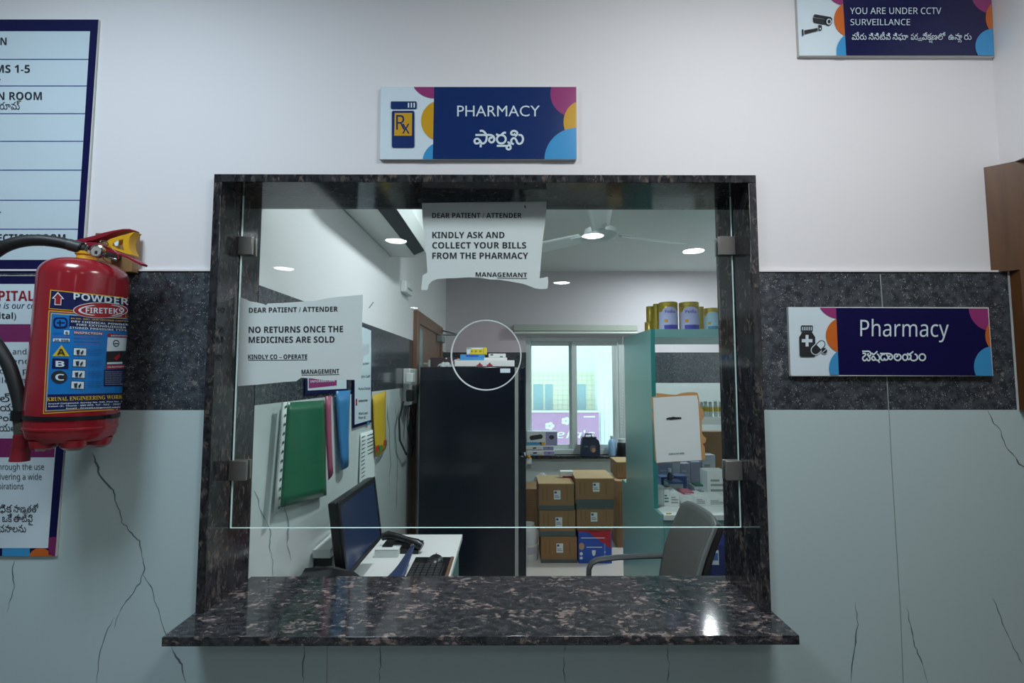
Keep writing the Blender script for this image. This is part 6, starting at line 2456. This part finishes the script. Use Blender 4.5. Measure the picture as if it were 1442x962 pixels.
# blue bag by the cabinet doors
q = on_y(1003, 770, 1.38)
t = thing('shopping_bag', 'shiny dark blue bag with a picture label behind the chair at the right', 'bag', (q.x + 0.03, 1.38, 0))
b = MB()


def fb3(u, v):
    a = 2 * PI * u
    r = 1 + 0.18 * noise.noise(Vector((math.cos(a) * 1.6, math.sin(a) * 1.6, v * 3.1)))
    k_ = 0.15 * r * (1 - 0.25 * v ** 3) * (1 if v < 0.99 else 0.3)
    return Vector((q.x + 0.03 + k_ * 0.95 * math.cos(a), 1.38 + 0.75 * k_ * math.sin(a), 0.72 * v))


b.surf(fb3, 32, 16)
b.build('bag', mat('blue_bag', rgb(26, 42, 96), 0.25, var=0.3, vscale=8, bump=0.4), t)
b = MB()
q0, q1 = on_y(996, 775, 1.252), on_y(1012, 795, 1.252)
b.box(q0.x, q1.x, 1.248, 1.251, q1.z, q0.z, 0)
b.box(q0.x + 0.004, q1.x - 0.004, 1.2472, 1.248, q1.z + 0.02, q0.z - 0.012, 1)
b.build('picture_label', [M_SWHITE, mat('label_sky', rgb(74, 120, 190), 0.4)], t)

# ------------------------------------------------------------------ ceiling fan
FZ = 2.36
fc = on_z(846, 333, FZ)
t = thing('ceiling_fan', 'white three blade ceiling fan in the pharmacy', 'fan', (fc.x, fc.y, PZ))
MB().tube([(fc.x, fc.y, FZ + 0.05), (fc.x, fc.y, PZ - 0.03)], 0.012, 12).build('down_rod', M_WHITE, t)
MB().lathe([(0.0, 0.0), (0.055, 0.0), (0.05, -0.03), (0.02, -0.055), (0, -0.055)], (fc.x, fc.y, PZ), 24).build('ceiling_cup', M_WHITE, t)
MB().lathe([(0, -0.03), (0.05, -0.028), (0.09, -0.012), (0.105, 0.01), (0.10, 0.04), (0.06, 0.06), (0, 0.062)], (fc.x, fc.y, FZ), 36).build('motor_housing', M_ALU, t)
M_BLADE = mat('fan_blade', rgb(236, 242, 242), 0.4)
for ang in (-101, 19, 139):
    a = math.radians(ang)
    dx, dy = math.cos(a), math.sin(a)

    def fbl(u, v):
        L = 0.13 + 0.49 * v
        w = (u - 0.5) * (0.10 + 0.05 * v) * (1 if v < 0.97 else 0.85)
        return Vector((fc.x + dx * L - dy * w, fc.y + dy * L + dx * w, FZ + 0.012 + (u - 0.5) * 0.03))
    b = MB()
    b.surf(fbl, 4, 12)
    bl = b.build('blade', M_BLADE, t, solid=0.004)
    b = MB()
    b.prism([(fc.x + dx * L - dy * w, fc.y + dy * L + dx * w, FZ + 0.012) for L, w in ((0.07, -0.022), (0.20, -0.035), (0.20, 0.035), (0.07, 0.022))], (0, 0, 0.006))
    b.build('blade_bracket', M_ALU, bl)

# ==================================================================================================================
#                                                  OUTSIDE THE FAR WINDOW
# ==================================================================================================================
OY = 10.0
M_FAC = mat('facade_cream', rgb(224, 226, 206), 0.8, var=0.03, vscale=1)  # cream paled: the bright haze outdoors is put into the colour
M_FACW = mat('facade_white', rgb(232, 240, 240), 0.8, var=0.02)
M_OGLASS = mat('outside_glass', rgb(156, 184, 190), 0.3, var=0.1)  # lightened as well, with the outdoor haze in its colour
M_SIGN = mat('outside_sign', rgb(188, 146, 184), 0.5, var=0.04)
q0, q1 = on_y(700, 400, OY), on_y(842, 700, OY)
t = thing('building', 'cream tiled building across the street with a white wall above', 'building', ((q0.x + q1.x) / 2, OY + 1, -3.0))
zc = on_y(790, 523, OY).z
MB().box(q0.x - 1.5, on_y(838, 530, OY).x, OY, OY + 2, -3.0, zc).build('facade', M_FAC, t)
MB().box(q0.x - 1.5, q1.x + 2.5, OY + 0.5, OY + 2, zc, zc + 0.75).build('upper_wall', M_FACW, t)
b = MB()
for i in range(26):
    x = q0.x - 0.6 + i * 0.11
    b.box(x, x + 0.008, OY - 0.004, OY, -0.5, zc)
for i in range(10):
    z = zc - 0.1 - i * 0.11
    b.box(q0.x - 0.6, on_y(838, 530, OY).x, OY - 0.004, OY, z, z + 0.008)
b.build('tile_joints', mat('facade_joint', rgb(202, 208, 186), 0.8), t)
for a, c in ((751, 764.5), (767.5, 778), (801, 811), (813, 825)):
    p, r_ = on_y(a, 541, OY), on_y(c, 577, OY)
    MB().box(p.x, r_.x, OY - 0.01, OY + 0.02, r_.z, p.z).build('window', M_OGLASS, t)
p, r_ = on_y(839, 470, OY - 0.4), on_y(868, 660, OY - 0.4)
t = thing('pillar', 'tall white pillar outside at the right of the far window', 'pillar', ((p.x + r_.x) / 2, OY - 0.2, -3))
b = MB()
b.box(p.x + 0.03, r_.x, OY - 0.4, OY - 0.005, -3, 3.2)
for i in range(4):
    x = p.x + 0.08 + i * 0.09
    b.box(x, x + 0.02, OY - 0.42, OY - 0.4, -3, 3.2)
b.build('shaft', M_FACW, t)
p, r_ = on_y(735, 581, OY - 0.6), on_y(844, 632, OY - 0.6)
t = thing('shop_sign', 'pink shop sign with white lettering outside the far window', 'sign', ((p.x + r_.x) / 2, OY - 0.55, r_.z))
MB().box(p.x, r_.x, OY - 0.6, OY - 0.5, r_.z, p.z).build('board', M_SIGN, t)
MB().box(p.x, r_.x, OY - 0.62, OY - 0.48, p.z, p.z + 0.03).build('top_edge', M_FACW, t)
M = plane_y(OY - 0.6, 0.004)
b = MB()
write(b, M, "ela's", 783, 838, 617, 11, 'ital', fat=0.02)
for cx_, cy_ in ((774, 600), (797, 593)):
    for i in range(5):
        a = 2 * PI * i / 5
        fill(b, M, circ(cx_ + 4 * math.cos(a), cy_ + 3.2 * math.sin(a), 2.9, 2.5, 14), 0, 1)
rect(b, M, 822, 586, 838, 588, 0, 1)
b.build('lettering', M_FACW, t, smooth=False)
struct(MB().box(-12, 14, PY1 + 0.4, 30, -3.2, -3.0).build('ground', mat('street_ground', rgb(150, 146, 138), 0.9), smooth=False))
